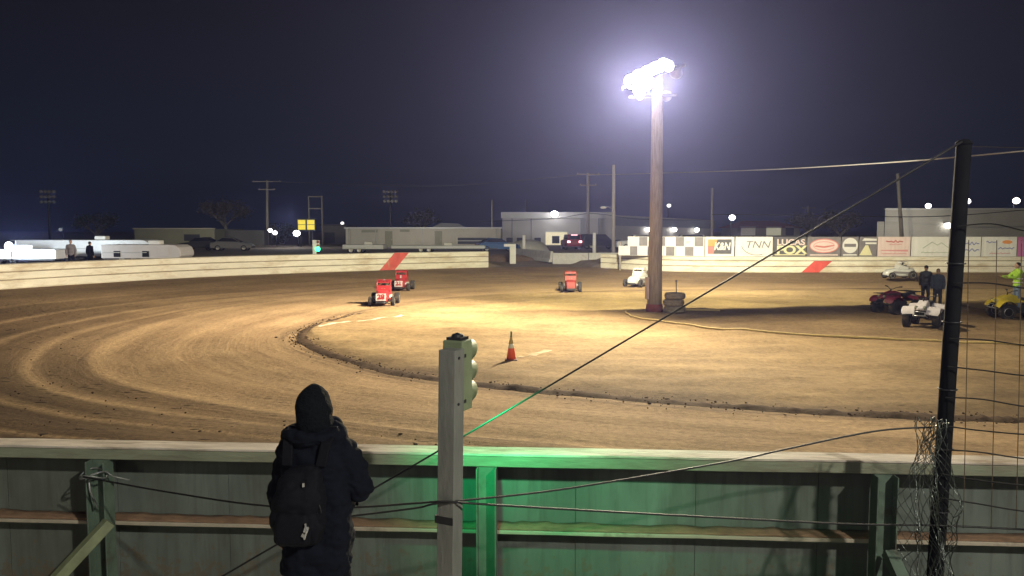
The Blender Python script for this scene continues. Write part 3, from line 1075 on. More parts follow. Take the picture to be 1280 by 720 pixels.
MB().bar((xb + 0.13, -0.10, 0.50), (xb - 0.42, -0.62, -0.20), 0.12, 0.10).build('brace', mat('pale_green_brace', (0.24, 0.27, 0.15), 0.7, 0.25, 6, 0.15), BAR, bevel=0.005)
x2 = (1100 - 640) / FPX * 7.85
MB().bar((x2 + 0.02, -0.14, 0.40), (x2 + 0.12, -0.8, -0.12), 0.12, 0.10).build('brace', M_post, BAR, bevel=0.005)
# bent wire tied round the left post
w = MB()
pts = []
for i in range(60):
    a = i / 59 * 4 * PI
    pts.append((xb + 0.13 * math.cos(a), -0.08 + 0.12 * math.sin(a) - 0.05, 0.98 + 0.03 * math.sin(a * 1.7) + i * 0.0006))
pts += [(xb + 0.2, -0.12, 0.98), (xb + 0.36, -0.1, 0.94)]
w.tube(pts, 0.008, 6)
w.tube([(xb - 0.06, -0.125, 0.96), (xb - 0.05, -0.125, 0.83), (xb + 0.02, -0.13, 0.66)], 0.012, 6)
tag(w.build('tie_wire', mat('galvanised_wire', (0.30, 0.31, 0.29), 0.45, 0.2, 9, 0.0, metal=0.5), None, True), 'loose tie wire twisted around the braced barrier post', 'wire')
bpy.data.objects['tie_wire'].matrix_world = Matrix.Translation((0, 7.83, 0)) @ Matrix.Rotation(R(-3.66), 4, 'Z')

# ------------------------------------------------------------------ start signal on its wooden post
SY = 6.2
sp = at(558, 560, SY)
sroot = thing('track_signal', 'grey post carrying a three lens race signal, glowing green over the barrier', 'signal', (sp.x, SY, -0.30), R(64))
M_sigpost = mat('signal_post_paint', (0.215, 0.22, 0.195), 0.75, 0.2, 4, 0.2, dirt=0.2, dirtcol=(0.2, 0.16, 0.12), stretch=(2, 2, 0.5))
M_sigbox = mat('signal_box_paint', (0.25, 0.30, 0.17), 0.6, 0.15, 5, 0.1, dirt=0.1)
ztop = at(555, 437, SY).z + 0.30
lean = 0.05
def lz(z):
    return lean * (z / ztop) * 0.9
MB().loft([[(-0.075 + lz(z), -0.075 - lz(z) * 0.6, z), (0.075 + lz(z), -0.075 - lz(z) * 0.6, z), (0.075 + lz(z), 0.075 - lz(z) * 0.6, z), (-0.075 + lz(z), 0.075 - lz(z) * 0.6, z)] for z in (0, 0.8, 1.6, ztop)]).build('post', M_sigpost, sroot, bevel=0.006)
MB().loft([[(-0.078 + lz(1.5), -0.085, z), (0.082 + lz(1.5), -0.085, z), (0.082 + lz(1.5), 0.08, z), (-0.078 + lz(1.5), 0.08, z)] for z in (1.47, 1.53)]).build('strap', M_black, sroot)
zh0, zh1 = at(580, 517, SY).z + 0.30, at(580, 428, SY).z + 0.30
# housing fixed to the post's track side; local +X' points away and to one side
hx, hy = 0.0 + lz(2.5), 0.0
hb = MB()
hb.loft([[(0.02 + hx, 0.078, z), (0.14 + hx, 0.078, z), (0.14 + hx, 0.20, z), (0.02 + hx, 0.20, z)] for z in (zh0, zh1)])
HM = Matrix()
housing = MB().box((0.145 + hx, 0.0, (zh0 + zh1) / 2), (0.16, 0.185, zh1 - zh0)).build('signal_housing', M_sigbox, sroot, bevel=0.012)
MB().box((0.145 + hx, 0.0, zh1 + 0.012), (0.13, 0.13, 0.022)).lathe([(0.0, 0.0), (0.05, 0.0), (0.045, 0.02), (0.0, 0.035)], Matrix.Translation((0.145 + hx, 0, zh1 + 0.022)), 14).build('cap', M_black, housing)
M_lensglass = mat('unlit_lens', (0.22, 0.24, 0.18), 0.15, 0.1, 6, 0.02)
M_lensred = mat('unlit_red_lens', (0.20, 0.03, 0.02), 0.15, 0.1, 6, 0.02)
M_lensamber = mat('unlit_amber_lens', (0.30, 0.16, 0.02), 0.15, 0.1, 6, 0.02)
for z in (zh0 + 0.08, zh1 - 0.12):
    MB().box((0.07 + hx, -0.045, z), (0.10, 0.10, 0.03)).build('bracket', M_dark, sroot, bevel=0.003)
    MB().lathe([(0.012, 0), (0.012, 0.01), (0, 0.012)], Matrix.Translation((-0.02 + lz(z), -0.075 - lz(z) * 0.6, z)) @ Matrix.Rotation(PI / 2, 4, 'X'), 6).build('bolt', M_dark, sroot)
vis_dir = Matrix.Rotation(PI / 2, 4, 'Y')
for i, (py, lm) in enumerate(((445, M_lensred), (472, M_lensamber), (499, M_greenlens))):
    z = at(590, py, SY).z + 0.30
    Mx = Matrix.Translation((0.225 + hx, 0.0, z)) @ vis_dir
    le = MB().lathe([(0.066, 0.002), (0.064, 0.01), (0.05, 0.022), (0.03, 0.03), (0.0, 0.033)], Mx, 20).build('signal_lens', lm, sroot, True)
    # hooded visor: upper two thirds of a short tunnel
    vs, fs = [], []
    n = 18
    for k in range(n + 1):
        a = R(-70) + R(320) * k / n
        for (xx, rr) in ((-0.006, 0.082), (-0.006, 0.088), (0.13 * (0.70 + 0.30 * math.sin(a)), 0.082), (0.13 * (0.70 + 0.30 * math.sin(a)), 0.088)):
            vs.append((0.225 + hx + xx, rr * math.cos(a), z + rr * math.sin(a)))
    for k in range(n):
        b = 4 * k
        fs += [(b + 1, b + 5, b + 7, b + 3), (b, b + 2, b + 6, b + 4), (b + 2, b + 3, b + 7, b + 6)]
    MB().add(vs, fs).build('visor', M_sigbox, sroot, True)
    if i == 2:
        ld = bpy.data.lights.new('green_signal_light', 'SPOT')
        ld.energy = 250
        ld.color = (0.0, 1.0, 0.33)
        ld.spot_size = R(104)
        ld.spot_blend = 0.9
        ld.shadow_soft_size = 0.06
        lo = bpy.data.objects.new('green_signal_light', ld)
        COL.objects.link(lo)
        lo.parent = sroot
        lo.location = (0.225 + hx + 0.10, 0.0, z)
        lo.rotation_euler = (0, R(-90 + 22), R(6))

# ------------------------------------------------------------------ dark fence pole with netting and cables
PY = 6.8
pt_, pb_ = at(1205, 178, PY), at(1170, 700, PY)
fp = thing('fence_pole', 'tall dark steel pole rising in front of the barrier with wire netting at its foot', 'pole', (pb_.x, PY, -0.30))
dxp, Hp = pt_.x - pb_.x, pt_.z + 0.30
k_ = (pt_.x - pb_.x) / (pt_.z - pb_.z)
def pole_x(z):       # local x at height z above the foot
    return k_ * (z - (pb_.z + 0.30))
M_fpole = mat('dark_pole_paint', (0.007, 0.008, 0.009), 0.85, 0.3, 6, 0.08, spec=0.15)
MB().tube([(pole_x(z), 0, z) for z in (0, 1.2, 2.6, Hp)], [0.068, 0.067, 0.064, 0.060], 18).build('shaft', M_fpole, fp, True)
MB().lathe([(0.0, 0.03), (0.04, 0.02), (0.066, 0.0), (0.066, -0.02), (0.0, -0.02)], Matrix.Translation((pole_x(Hp), 0, Hp)), 18).build('cap', M_fpole, fp, True)
for z in (1.35, 1.9, 2.42, 3.0, 3.5):
    MB().tube([(pole_x(z) + 0.072 * math.cos(a), 0.072 * math.sin(a), z) for a in [2 * PI * i / 20 for i in range(21)]], 0.007, 6).build('clamp', M_dark, fp, True)

M_cable = mat('dark_cable', (0.016, 0.015, 0.014), 0.55, 0.2, 9, 0.0)
M_palewire = mat('steel_cable', (0.10, 0.095, 0.09), 0.45, 0.2, 9, 0.0, metal=0.5)
def cable(pxs, label, r=0.009, m=M_cable, name='cable', group=None, n=40):
    """pxs: (px, py, Y) points"""
    P = [at(*p) for p in pxs]
    out = []
    for i in range(n + 1):
        t = (len(P) - 1) * i / n
        k = min(int(t), len(P) - 2)
        f = t - k
        a, b, c, d = P[max(0, k - 1)], P[k], P[k + 1], P[min(len(P) - 1, k + 2)]
        out.append(0.5 * ((2 * b) + (c - a) * f + (2 * a - 5 * b + 4 * c - d) * f * f + (3 * b - a - 3 * c + d) * f ** 3))
    return tag(MB().tube(out, r, 6).build(name, m, None, True), label, 'cable', group)

cable([(1203, 177, 6.75), (900, 356, 6.8), (580, 545, 6.85), (330, 690, 6.85), (150, 795, 6.9)], 'taut guy wire slanting from the dark pole top down behind the signal post', 0.0085, n=20, name='guy_wire')
cable([(104, 596, 7.72), (210, 615, 7.2), (330, 632, 6.5), (440, 634, 6.25), (520, 629, 6.15), (556, 627, 6.11), (600, 630, 6.15), (680, 635, 6.3), (860, 645, 6.5), (1060, 655, 6.65), (1176, 657, 6.7), (1320, 664, 6.6)], 'dark cable strung level past the signal post along the barrier', 0.0085, n=70)
cable([(385, 652, 6.33), (440, 645, 6.3), (520, 635, 6.2), (556, 628, 6.12), (700, 612, 6.4), (900, 579, 6.6), (980, 562, 6.65), (1060, 545, 6.7), (1110, 537, 6.7), (1165, 534, 6.72)], 'sagging black cable running from the dark pole down to the signal post', 0.008, n=70)
GC = 'catch fence cables beside the dark pole'
for i, (ya, ym, yb, lb) in enumerate(((283, 281, 290, 'highest fence cable, crossing the grey warehouse'), (354, 352, 361, 'fence cable crossing just below the white wall'), (423, 426, 432, 'fence cable level with the yellow quad wheels'),
                                     (458, 461, 470, 'fence cable over the pale infield dirt'), (497, 500, 509, 'fence cable over the dark infield edge'), (532, 536, 543, 'fence cable over the near racing groove'), (562, 566, 574, 'fence cable skimming the barrier rail top'),
                                     (592, 598, 607, 'fence cable in the shadow under the barrier rail'), (622, 630, 640, 'lowest fence cable, across the upper barrier panels'))):
    xs = 1203 - (ya - 180) * 0.067
    cable([(xs, ya, 6.72), (xs + 45, ym + (2 if i % 2 else -1), 6.6), (1300, yb + 1, 6.4), (1420, yb + 3, 6.2)], lb + ', tied to the dark pole', 0.0065 if i else 0.006, M_cable, 'fence_cable', GC)

for px, lb in ((1207, 'thin upright fence wire closest to the dark pole'), (1242, 'middle one of the three thin upright fence wires'), (1273, 'thin upright fence wire furthest from the dark pole')):
    cable([(px + 4, 300, 6.62), (px + 1, 480, 6.6), (px - 3, 660, 6.58)], lb, 0.0035, mat('rusty_wire', (0.10, 0.07, 0.04), 0.7, 0.3, 9, 0.0), 'fence_wire', 'thin upright fence wires')
# crumpled chain link netting hanging at the pole's foot
def netting():
    mb = MB()
    nu, nv = 36, 52
    def S(u, v):
        z = 1.95 - 2.0 * v
        spread = 0.10 + 0.22 * v + 0.18 * max(0, v - 0.6)
        x = -0.17 + (u - 0.5) * spread * 2.0 + 0.34 * max(0, v - 0.45) ** 1.3 + 0.05 * math.sin(v * 11 + u * 4)
        y = -0.18 + 0.10 * math.sin(u * 17 + v * 5) + 0.05 * math.sin(v * 21 + u * 9)
        q = Vector((u * 5, v * 8, 0))
        nx = noise.noise_vector(q) * 0.07
        return Vector((x, y, z)) + nx
    for s in (1, -1):
        for k in range(-nv, nu + nv, 2):
            pts = []
            for j in range(nv + 1):
                u = (k + s * j * 0.6) / nu if s == 1 else (nu - k - j * 0.6) / nu
                if -0.0 <= u <= 1.0:
                    pts.append(S(u, j / nv) + Vector((0, s * 0.003, 0)))
            if len(pts) > 3:
                mb.tube(pts, 0.0027, 4, False)
    o = mb.build('wire_netting', mat('netting_wire', (0.16, 0.18, 0.16), 0.28, 0.5, 20, 0.0, metal=0.8), None, True)
    o.location = (pb_.x, PY, -0.05)
    tag(o, 'crumpled chain link netting bunched against the foot of the dark pole', 'netting')
netting()

# ------------------------------------------------------------------ floodlight pole on the infield
fl = thing('floodlight_pole', 'tall wooden pole on the infield with a dazzling cluster of floodlights', 'light pole', (POLE.x, POLE.y, 0.05))
MB().tube([(0, 0, -0.1), (0, 0, 2), (0.02, 0, 5), (0.0, 0, 9.75)], [0.30, 0.285, 0.25, 0.22], 22).build('pole', M_wood, fl, True)
MB().tube([(0.0, 0, 0.0), (0, 0, 0.34)], [0.352, 0.338], 22).build('red_wrap', mat('red_wrap', (0.30, 0.07, 0.055), 0.8, 0.25, 5, 0.2, dirt=0.2), fl, True)
MB().box((-0.33, -0.12, 1.0), (0.05, 0.34, 0.9), R(12)).build('notice_plate', M_bpink, fl, bevel=0.004)
arm = MB().bar((-1.35, 0.5, 9.15), (0.95, -0.75, 9.85), 0.10, 0.12).bar((-1.1, 0.3, 8.75), (0.7, -0.28, 8.75), 0.09, 0.10)
arm.build('crossarm', M_dark, fl)
def head(loc, d, r, lm, name='floodlight'):
    d = Vector(d).normalized()
    M = Matrix.Translation(loc) @ d.to_track_quat('Z', 'Y').to_matrix().to_4x4()
    h = MB().lathe([(0.05, -0.34), (0.10, -0.32), (0.14, -0.22), (r * 0.8, -0.10), (r, 0.0), (r + 0.02, 0.0), (r + 0.02, -0.02), (r * 0.84, -0.13), (0.16, -0.25)][:5] + [(r + 0.025, 0.0), (r + 0.025, 0.03), (r, 0.03)], M, 22).build(name, M_steel, fl, True)
    MB().lathe([(0.0, 0.05), (r * 0.6, 0.042), (r * 0.95, 0.031), (r * 0.985, 0.02)], M, 22).build('lens', lm, h, True)
    return h
FL_D = (-0.55, -0.72, -0.32)
def fpos(px, py, dy=0.0):
    p = at(px, py, POLE.y + dy)
    return Vector((p.x - POLE.x, p.y - POLE.y, p.z - 0.05))
for (px, py, dy, r) in ((789, 102, 0.3, 0.30), (799, 97, 0.2, 0.32), (810, 92, 0.0, 0.32), (820, 87, -0.2, 0.31), (830, 82, -0.4, 0.29), (836, 82, -0.6, 0.22), (799, 113, 0.1, 0.24), (808, 104, 0.0, 0.28), (800, 120, 0.0, 0.13)):
    head(fpos(px, py, dy), FL_D, r, M_lens)
head(fpos(833, 120, 0.15), (0.3, 0.9, -0.25), 0.2, M_lens)
head(fpos(845, 90, 0.25), (-0.13, 0.95, -0.2), 0.26, M_lens)

LIGHTS = []
def spot(name, loc, aim, power, size, blend, col, parent=None, rad=0.3):
    ld = bpy.data.lights.new(name, 'SPOT')
    ld.energy = power
    ld.color = col
    ld.spot_size = R(size)
    ld.spot_blend = blend
    ld.shadow_soft_size = rad
    o = bpy.data.objects.new(name, ld)
    COL.objects.link(o)
    o.location = loc
    d = Vector(aim)
    o.rotation_euler = d.to_track_quat('-Z', 'Y').to_euler()
    if parent:
        o.parent = parent
    return o
WARM = (1.0, 0.86, 0.60)
K = 0.55
TOPF = Vector((-0.65, -0.45, 9.1))
TOPB = Vector((0.25, 0.75, 9.3))
spot('flood_front', TOPF, (-0.74, -0.64, -0.24), 56000 * K, 160, 0.95, WARM, fl)
spot('flood_left', TOPF + Vector((-0.3, 0.1, 0)), (-0.97, 0.24, -0.15), 50000 * K, 120, 0.95, (1.0, 0.85, 0.66), fl)
spot('flood_back', TOPB, (-0.13, 0.98, -0.14), 16500 * K, 164, 0.03, (1.0, 0.93, 0.56), fl)
spot('flood_far', TOPB + Vector((-0.1, 0.1, 0)), (0.02, 0.98, -0.12), 46000 * K, 116, 0.9, (1.0, 0.91, 0.60), fl)
spot('flood_wall', TOPB + Vector((0.2, 0.1, 0)), (0.60, 0.82, -0.18), 46000 * K, 100, 0.95, (1.0, 0.9, 0.66), fl)
spot('flood_side', TOPF + Vector((0.7, 0.0, 0)), (0.50, -0.85, -0.26), 23000 * K, 130, 0.95, WARM, fl)

# tyres stacked against the pole
for i, (dz, dx, s, lb) in enumerate(((0.0, 0.02, 1.06, 'bottom dusty tyre of the stack against the light pole'), (0.27, -0.02, 1.0, 'middle dusty tyre of the stack against the light pole'), (0.54, 0.03, 0.97, 'top dusty tyre of the stack against the light pole'))):
    prof = []
    R0, r0 = 0.30 * s, 0.135
    for k in range(13):
        a = 2 * PI * k / 12
        prof.append((R0 + 0.13 * math.copysign(abs(math.cos(a)) ** 0.7, math.cos(a)), 0.135 + 0.132 * math.copysign(abs(math.sin(a)) ** 0.7, math.sin(a))))
    o = MB().lathe(prof, None, 30).build('tyre', M_dustytyre, None, True)
    o.location = (POLE.x + 0.36 + dx + 0.33, POLE.y - 0.55, 0.10 + dz)
    tag(o, lb, 'tyre', 'dusty tyres stacked at the light pole')
MB_ = MB().tube([(0, 0, 0), (0.01, 0, 0.75), (-0.01, 0, 1.25)], 0.02, 8).ball((-0.01, 0, 1.28), (0.05, 0.05, 0.05))
o = MB_.build('stake', M_greywood, None, True)
o.location = (POLE.x + 0.78, POLE.y - 0.5, 0.09)
tag(o, 'thin stake standing up out of the tyre stack', 'stake')

# ------------------------------------------------------------------ traffic cone
cp = gnd(639, 450, 0.08)
co = thing('traffic_cone', 'lone orange traffic cone with pale band and thin olive tip on the infield', 'cone', (cp.x, cp.y, ground_z(cp.x, cp.y)))
s = 0.86
MB().box((0, 0, 0.018), (0.36 * s, 0.36 * s, 0.036)).build('base', mat('cone_base', (0.10, 0.03, 0.02), 0.7, 0.2, 8, 0.05, dirt=0.3), co, bevel=0.01)
M_cone = mat('cone_orange', (0.78, 0.09, 0.025), 0.5, 0.08, 8, 0.03, dirt=0.08)
M_reflective = mat('cone_band', (0.75, 0.70, 0.55), 0.4, 0.05, 8, 0.02)
MB().lathe([(0.145 * s, 0.036), (0.095 * s, 0.32), (0.093 * s, 0.325)], None, 24).build('lower_cone', M_cone, co, True)
MB().lathe([(0.094 * s, 0.326), (0.072 * s, 0.44)], None, 24).build('band', M_reflective, co, True)
MB().lathe([(0.072 * s, 0.441), (0.052 * s, 0.54), (0.03 * s, 0.60), (0.028, 0.61)], None, 24).build('upper_cone', mat('cone_olive', (0.45, 0.32, 0.10), 0.6, 0.1, 8, 0.03), co, True)
MB().tube([(0, 0, 0.6), (0.004, 0, 0.76)], 0.026, 10).build('marker', mat('marker_green', (0.10, 0.20, 0.09), 0.6, 0.1, 8, 0.03), co, True)

# ------------------------------------------------------------------ wheels
def wheel(parent, loc, r, w, name='wheel', knobs=False, rim=M_rim, tyre=M_tyre):
    wr = bpy.data.objects.new(name, None)
    COL.objects.link(wr)
    wr.parent = parent
    wr.location = loc
    Mx = Matrix.Rotation(PI / 2, 4, 'X')
    ri = r * 0.58
    prof = [(ri, -w * 0.42), (ri * 1.1, -w * 0.5), (r * 0.9, -w * 0.5), (r * 0.985, -w * 0.38), (r, -w * 0.15), (r, w * 0.15), (r * 0.985, w * 0.38), (r * 0.9, w * 0.5), (ri * 1.1, w * 0.5), (ri, w * 0.42), (ri, -w * 0.42)]
    mb = MB().lathe(prof, Mx, 26)
    if knobs:
        for k in range(18):
            a = 2 * PI * k / 18
            for j, yy in enumerate((-0.32, 0.0, 0.32)):
                aa = a + (0.17 if j == 1 else 0)
                mb.box((r * 1.01 * math.cos(aa), yy * w, r * 1.01 * math.sin(aa)), (0.035, w * 0.26, 0.05), 0, -aa)
    mb.build('tyre', tyre, wr, not knobs)
    MB().lathe([(0.0, -w * 0.18), (ri * 0.4, -w * 0.2), (ri * 0.8, -w * 0.32), (ri, -w * 0.46), (ri, w * 0.46), (ri * 0.8, w * 0.32), (ri * 0.4, w * 0.2), (0, w * 0.18)], Mx, 22).build('rim', rim, wr, True)
    return wr

# ------------------------------------------------------------------ people
def figure(label, loc, rz, jacket, trouser, H=1.75, pose='stand', hat=None, vest=False, voxel=0.016, skinm=M_skin, helmet=None, armL=None, armR=None):
    """person facing local -Y; one continuous body, clothes as children"""
    k = H / 1.75
    b, j, tr = MB(), MB(), MB()
    V = lambda x, y, z: Vector((x * k, y * k, z * k))
    seated = pose == 'sit'
    hipz = 0.92 if not seated else 0.16
    off = hipz - 0.92
    sh = 1.43 + off
    hip, chest = V(0, 0.02, hipz), V(0, 0.01, 1.25 + off)
    # torso
    for mb, e in ((b, 0.0), (j, 0.028)):
        mb.ball(V(0, 0.01, 1.28 + off), ((0.165 + e) * k, (0.105 + e) * k, 0.20 * k))
        mb.ball(V(0, 0.01, 1.06 + off), ((0.145 + e) * k, (0.10 + e) * k, 0.20 * k))
        mb.ball(V(0, 0.015, 0.92 + off), ((0.16 + e) * k, (0.11 + e) * k, 0.12 * k))
        mb.caps(V(-0.15, 0.01, sh - 0.02), V(0.15, 0.01, sh - 0.02), (0.07 + e) * k, (0.07 + e) * k)
        mb.caps(V(0, 0.015, sh - 0.02), V(0, 0.0, sh + 0.09), (0.058 + e * 0.8) * k, (0.054 + e * 0.3) * k)
    # head with nose, chin, ears and brow
    hc = V(0, -0.015, sh + 0.205)
    b.ball(hc, (0.076 * k, 0.095 * k, 0.112 * k))
    b.ball(hc + V(0, -0.03, -0.065), (0.052 * k, 0.058 * k, 0.052 * k))
    b.caps(hc + V(0, -0.085, 0.01), hc + V(0, -0.106, -0.022), 0.011 * k, 0.015 * k, 8)
    b.caps(hc + V(-0.035, -0.078, 0.024), hc + V(0.035, -0.078, 0.024), 0.014 * k, 0.014 * k, 8)
    b.caps(hc + V(-0.022, -0.08, -0.055), hc + V(0.022, -0.08, -0.055), 0.010 * k, 0.010 * k, 8)
    for s in (-1, 1):
        b.ball(hc + V(s * 0.078, 0.008, -0.008), (0.012 * k, 0.02 * k, 0.03 * k))
    # arms
    arms = {}
    for s, spec in ((-1, armR), (1, armL)):
        S = V(s * 0.185, 0.01, sh - 0.02)
        if seated:
            E, Wr = V(s * 0.24, -0.14, sh - 0.25), V(s * 0.12, -0.36, sh - 0.18)
        elif spec:
            E, Wr = V(*spec[0]), V(*spec[1])
        else:
            E, Wr = V(s * 0.245, 0.03, sh - 0.30), V(s * 0.235, -0.05, sh - 0.55)
        for mb, e in ((b, 0), (j, 0.024)):
            mb.caps(S, E, (0.05 + e) * k, (0.039 + e) * k)
            mb.caps(E, Wr if mb is b else E.lerp(Wr, 0.93), (0.039 + e) * k, (0.027 + e * 0.9) * k)
        d = (Wr - E).normalized()
        palm = Wr + d * 0.055 * k
        b.caps(Wr, palm, 0.026 * k, 0.032 * k)
        side = Vector((0, 1, 0)) if abs(d.y) < 0.7 else Vector((1, 0, 0))
        side = (side - d * side.dot(d)).normalized()
        inw = d.cross(side).normalized()
        if inw.x * s > 0:
            inw = -inw
        for q in range(4):
            base = palm + d * 0.025 * k + side * (q - 1.5) * 0.019 * k
            L = (0.036, 0.043, 0.040, 0.031)[q] * k
            m1 = base + d * L + inw * 0.012 * k
            b.caps(base, m1, 0.0105 * k, 0.0095 * k, 8)
            b.caps(m1, m1 + d * L * 0.7 + inw * 0.026 * k, 0.0095 * k, 0.0085 * k, 8)
        th = Wr + d * 0.02 * k - side * 0.028 * k
        b.caps(th, th + d * 0.045 * k - side * 0.022 * k + inw * 0.01 * k, 0.012 * k, 0.010 * k, 8)
    # legs
    for s in (-1, 1):
        Hp_ = V(s * 0.09, 0.015, hipz - 0.03)
        if seated:
            Kn, An = V(s * 0.13, -0.45, hipz + 0.16), V(s * 0.12, -0.80, hipz - 0.06)
        else:
            Kn, An = V(s * 0.10 + (0.015 if s > 0 else 0), -0.01, 0.49), V(s * 0.11, 0.02, 0.09)
        for mb, e in ((b, 0), (tr, 0.018)):
            mb.caps(Hp_, Kn, (0.082 + e) * k, (0.056 + e) * k)
            mb.caps(Kn, An, (0.054 + e) * k, (0.038 + e * 1.6) * k)
        b.caps(An + V(0, 0.02, -0.03), An + V(s * 0.02, -0.13, -0.045), 0.04 * k, 0.032 * k)
    tr.ball(V(0, 0.015, hipz + 0.02), (0.178 * k, 0.128 * k, 0.12 * k))
    body = b.build('person', skinm, None, remesh=voxel, sm=4)
    body.location = loc
    body.rotation_euler = (0, 0, rz)
    tag(body, label, 'person')
    j.build('jacket', jacket, body, remesh=0.018, sm=6, crease=0.012)
    tr.build('trousers', trouser, body, remesh=0.018, sm=5, crease=0.008)
    if not seated:
        sm_ = MB()
        for s in (-1, 1):
            sm_ = MB()
            sm_.caps(V(s * 0.115, 0.05, 0.05), V(s * 0.135, -0.14, 0.04), 0.052 * k, 0.044 * k)
            sm_.box(V(s * 0.125, -0.045, 0.012), (0.10 * k, 0.29 * k, 0.024))
            sm_.build('shoe', M_shoe, body, remesh=0.014, sm=3)
    if helmet:
        hm = MB()
        hm.ball(hc + V(0, 0.005, 0.01), (0.135 * k, 0.155 * k, 0.15 * k), 20, 12)
        hm.ball(hc + V(0, -0.05, -0.07), (0.10 * k, 0.11 * k, 0.08 * k), 16, 10)
        hm.build('helmet', helmet, body, True)
        MB().ball(hc + V(0, -0.055, 0.012), (0.112 * k, 0.108 * k, 0.05 * k), 20, 10).build('visor', M_glass, body, True)
    else:
        for s in (-1, 1):
            MB().ball(hc + V(s * 0.032, -0.086, 0.004), (0.011 * k, 0.006 * k, 0.006 * k), 8, 6).build('eye', M_black, body, True)
        hr = MB()
        if hat:
            hr.ball(hc + V(0, 0.006, 0.045), (0.088 * k, 0.107 * k, 0.09 * k))
            hr.caps(hc + V(-0.05, -0.10, 0.055), hc + V(0.05, -0.10, 0.055), 0.012 * k, 0.012 * k)
            hr.ball(hc + V(0, -0.125, 0.05), (0.07 * k, 0.06 * k, 0.01 * k))
            hr.build('cap', hat, body, remesh=0.014, sm=3)
        else:
            hr.ball(hc + V(0, 0.022, 0.034), (0.085 * k, 0.095 * k, 0.093 * k))
            hr.build('hair', M_hair, body, remesh=0.014, sm=3, crease=0.006)
    if vest:
        vb = MB()
        for z in (1.02, 1.16):
            vb.tube([(0.185 * k * math.cos(a), 0.015 + 0.140 * k * math.sin(a), (z + off) * k) for a in [2 * PI * i / 32 for i in range(33)]], 0.022 * k, 6)
        vb.build('reflective_band', M_hivizband, body, True)
    return body

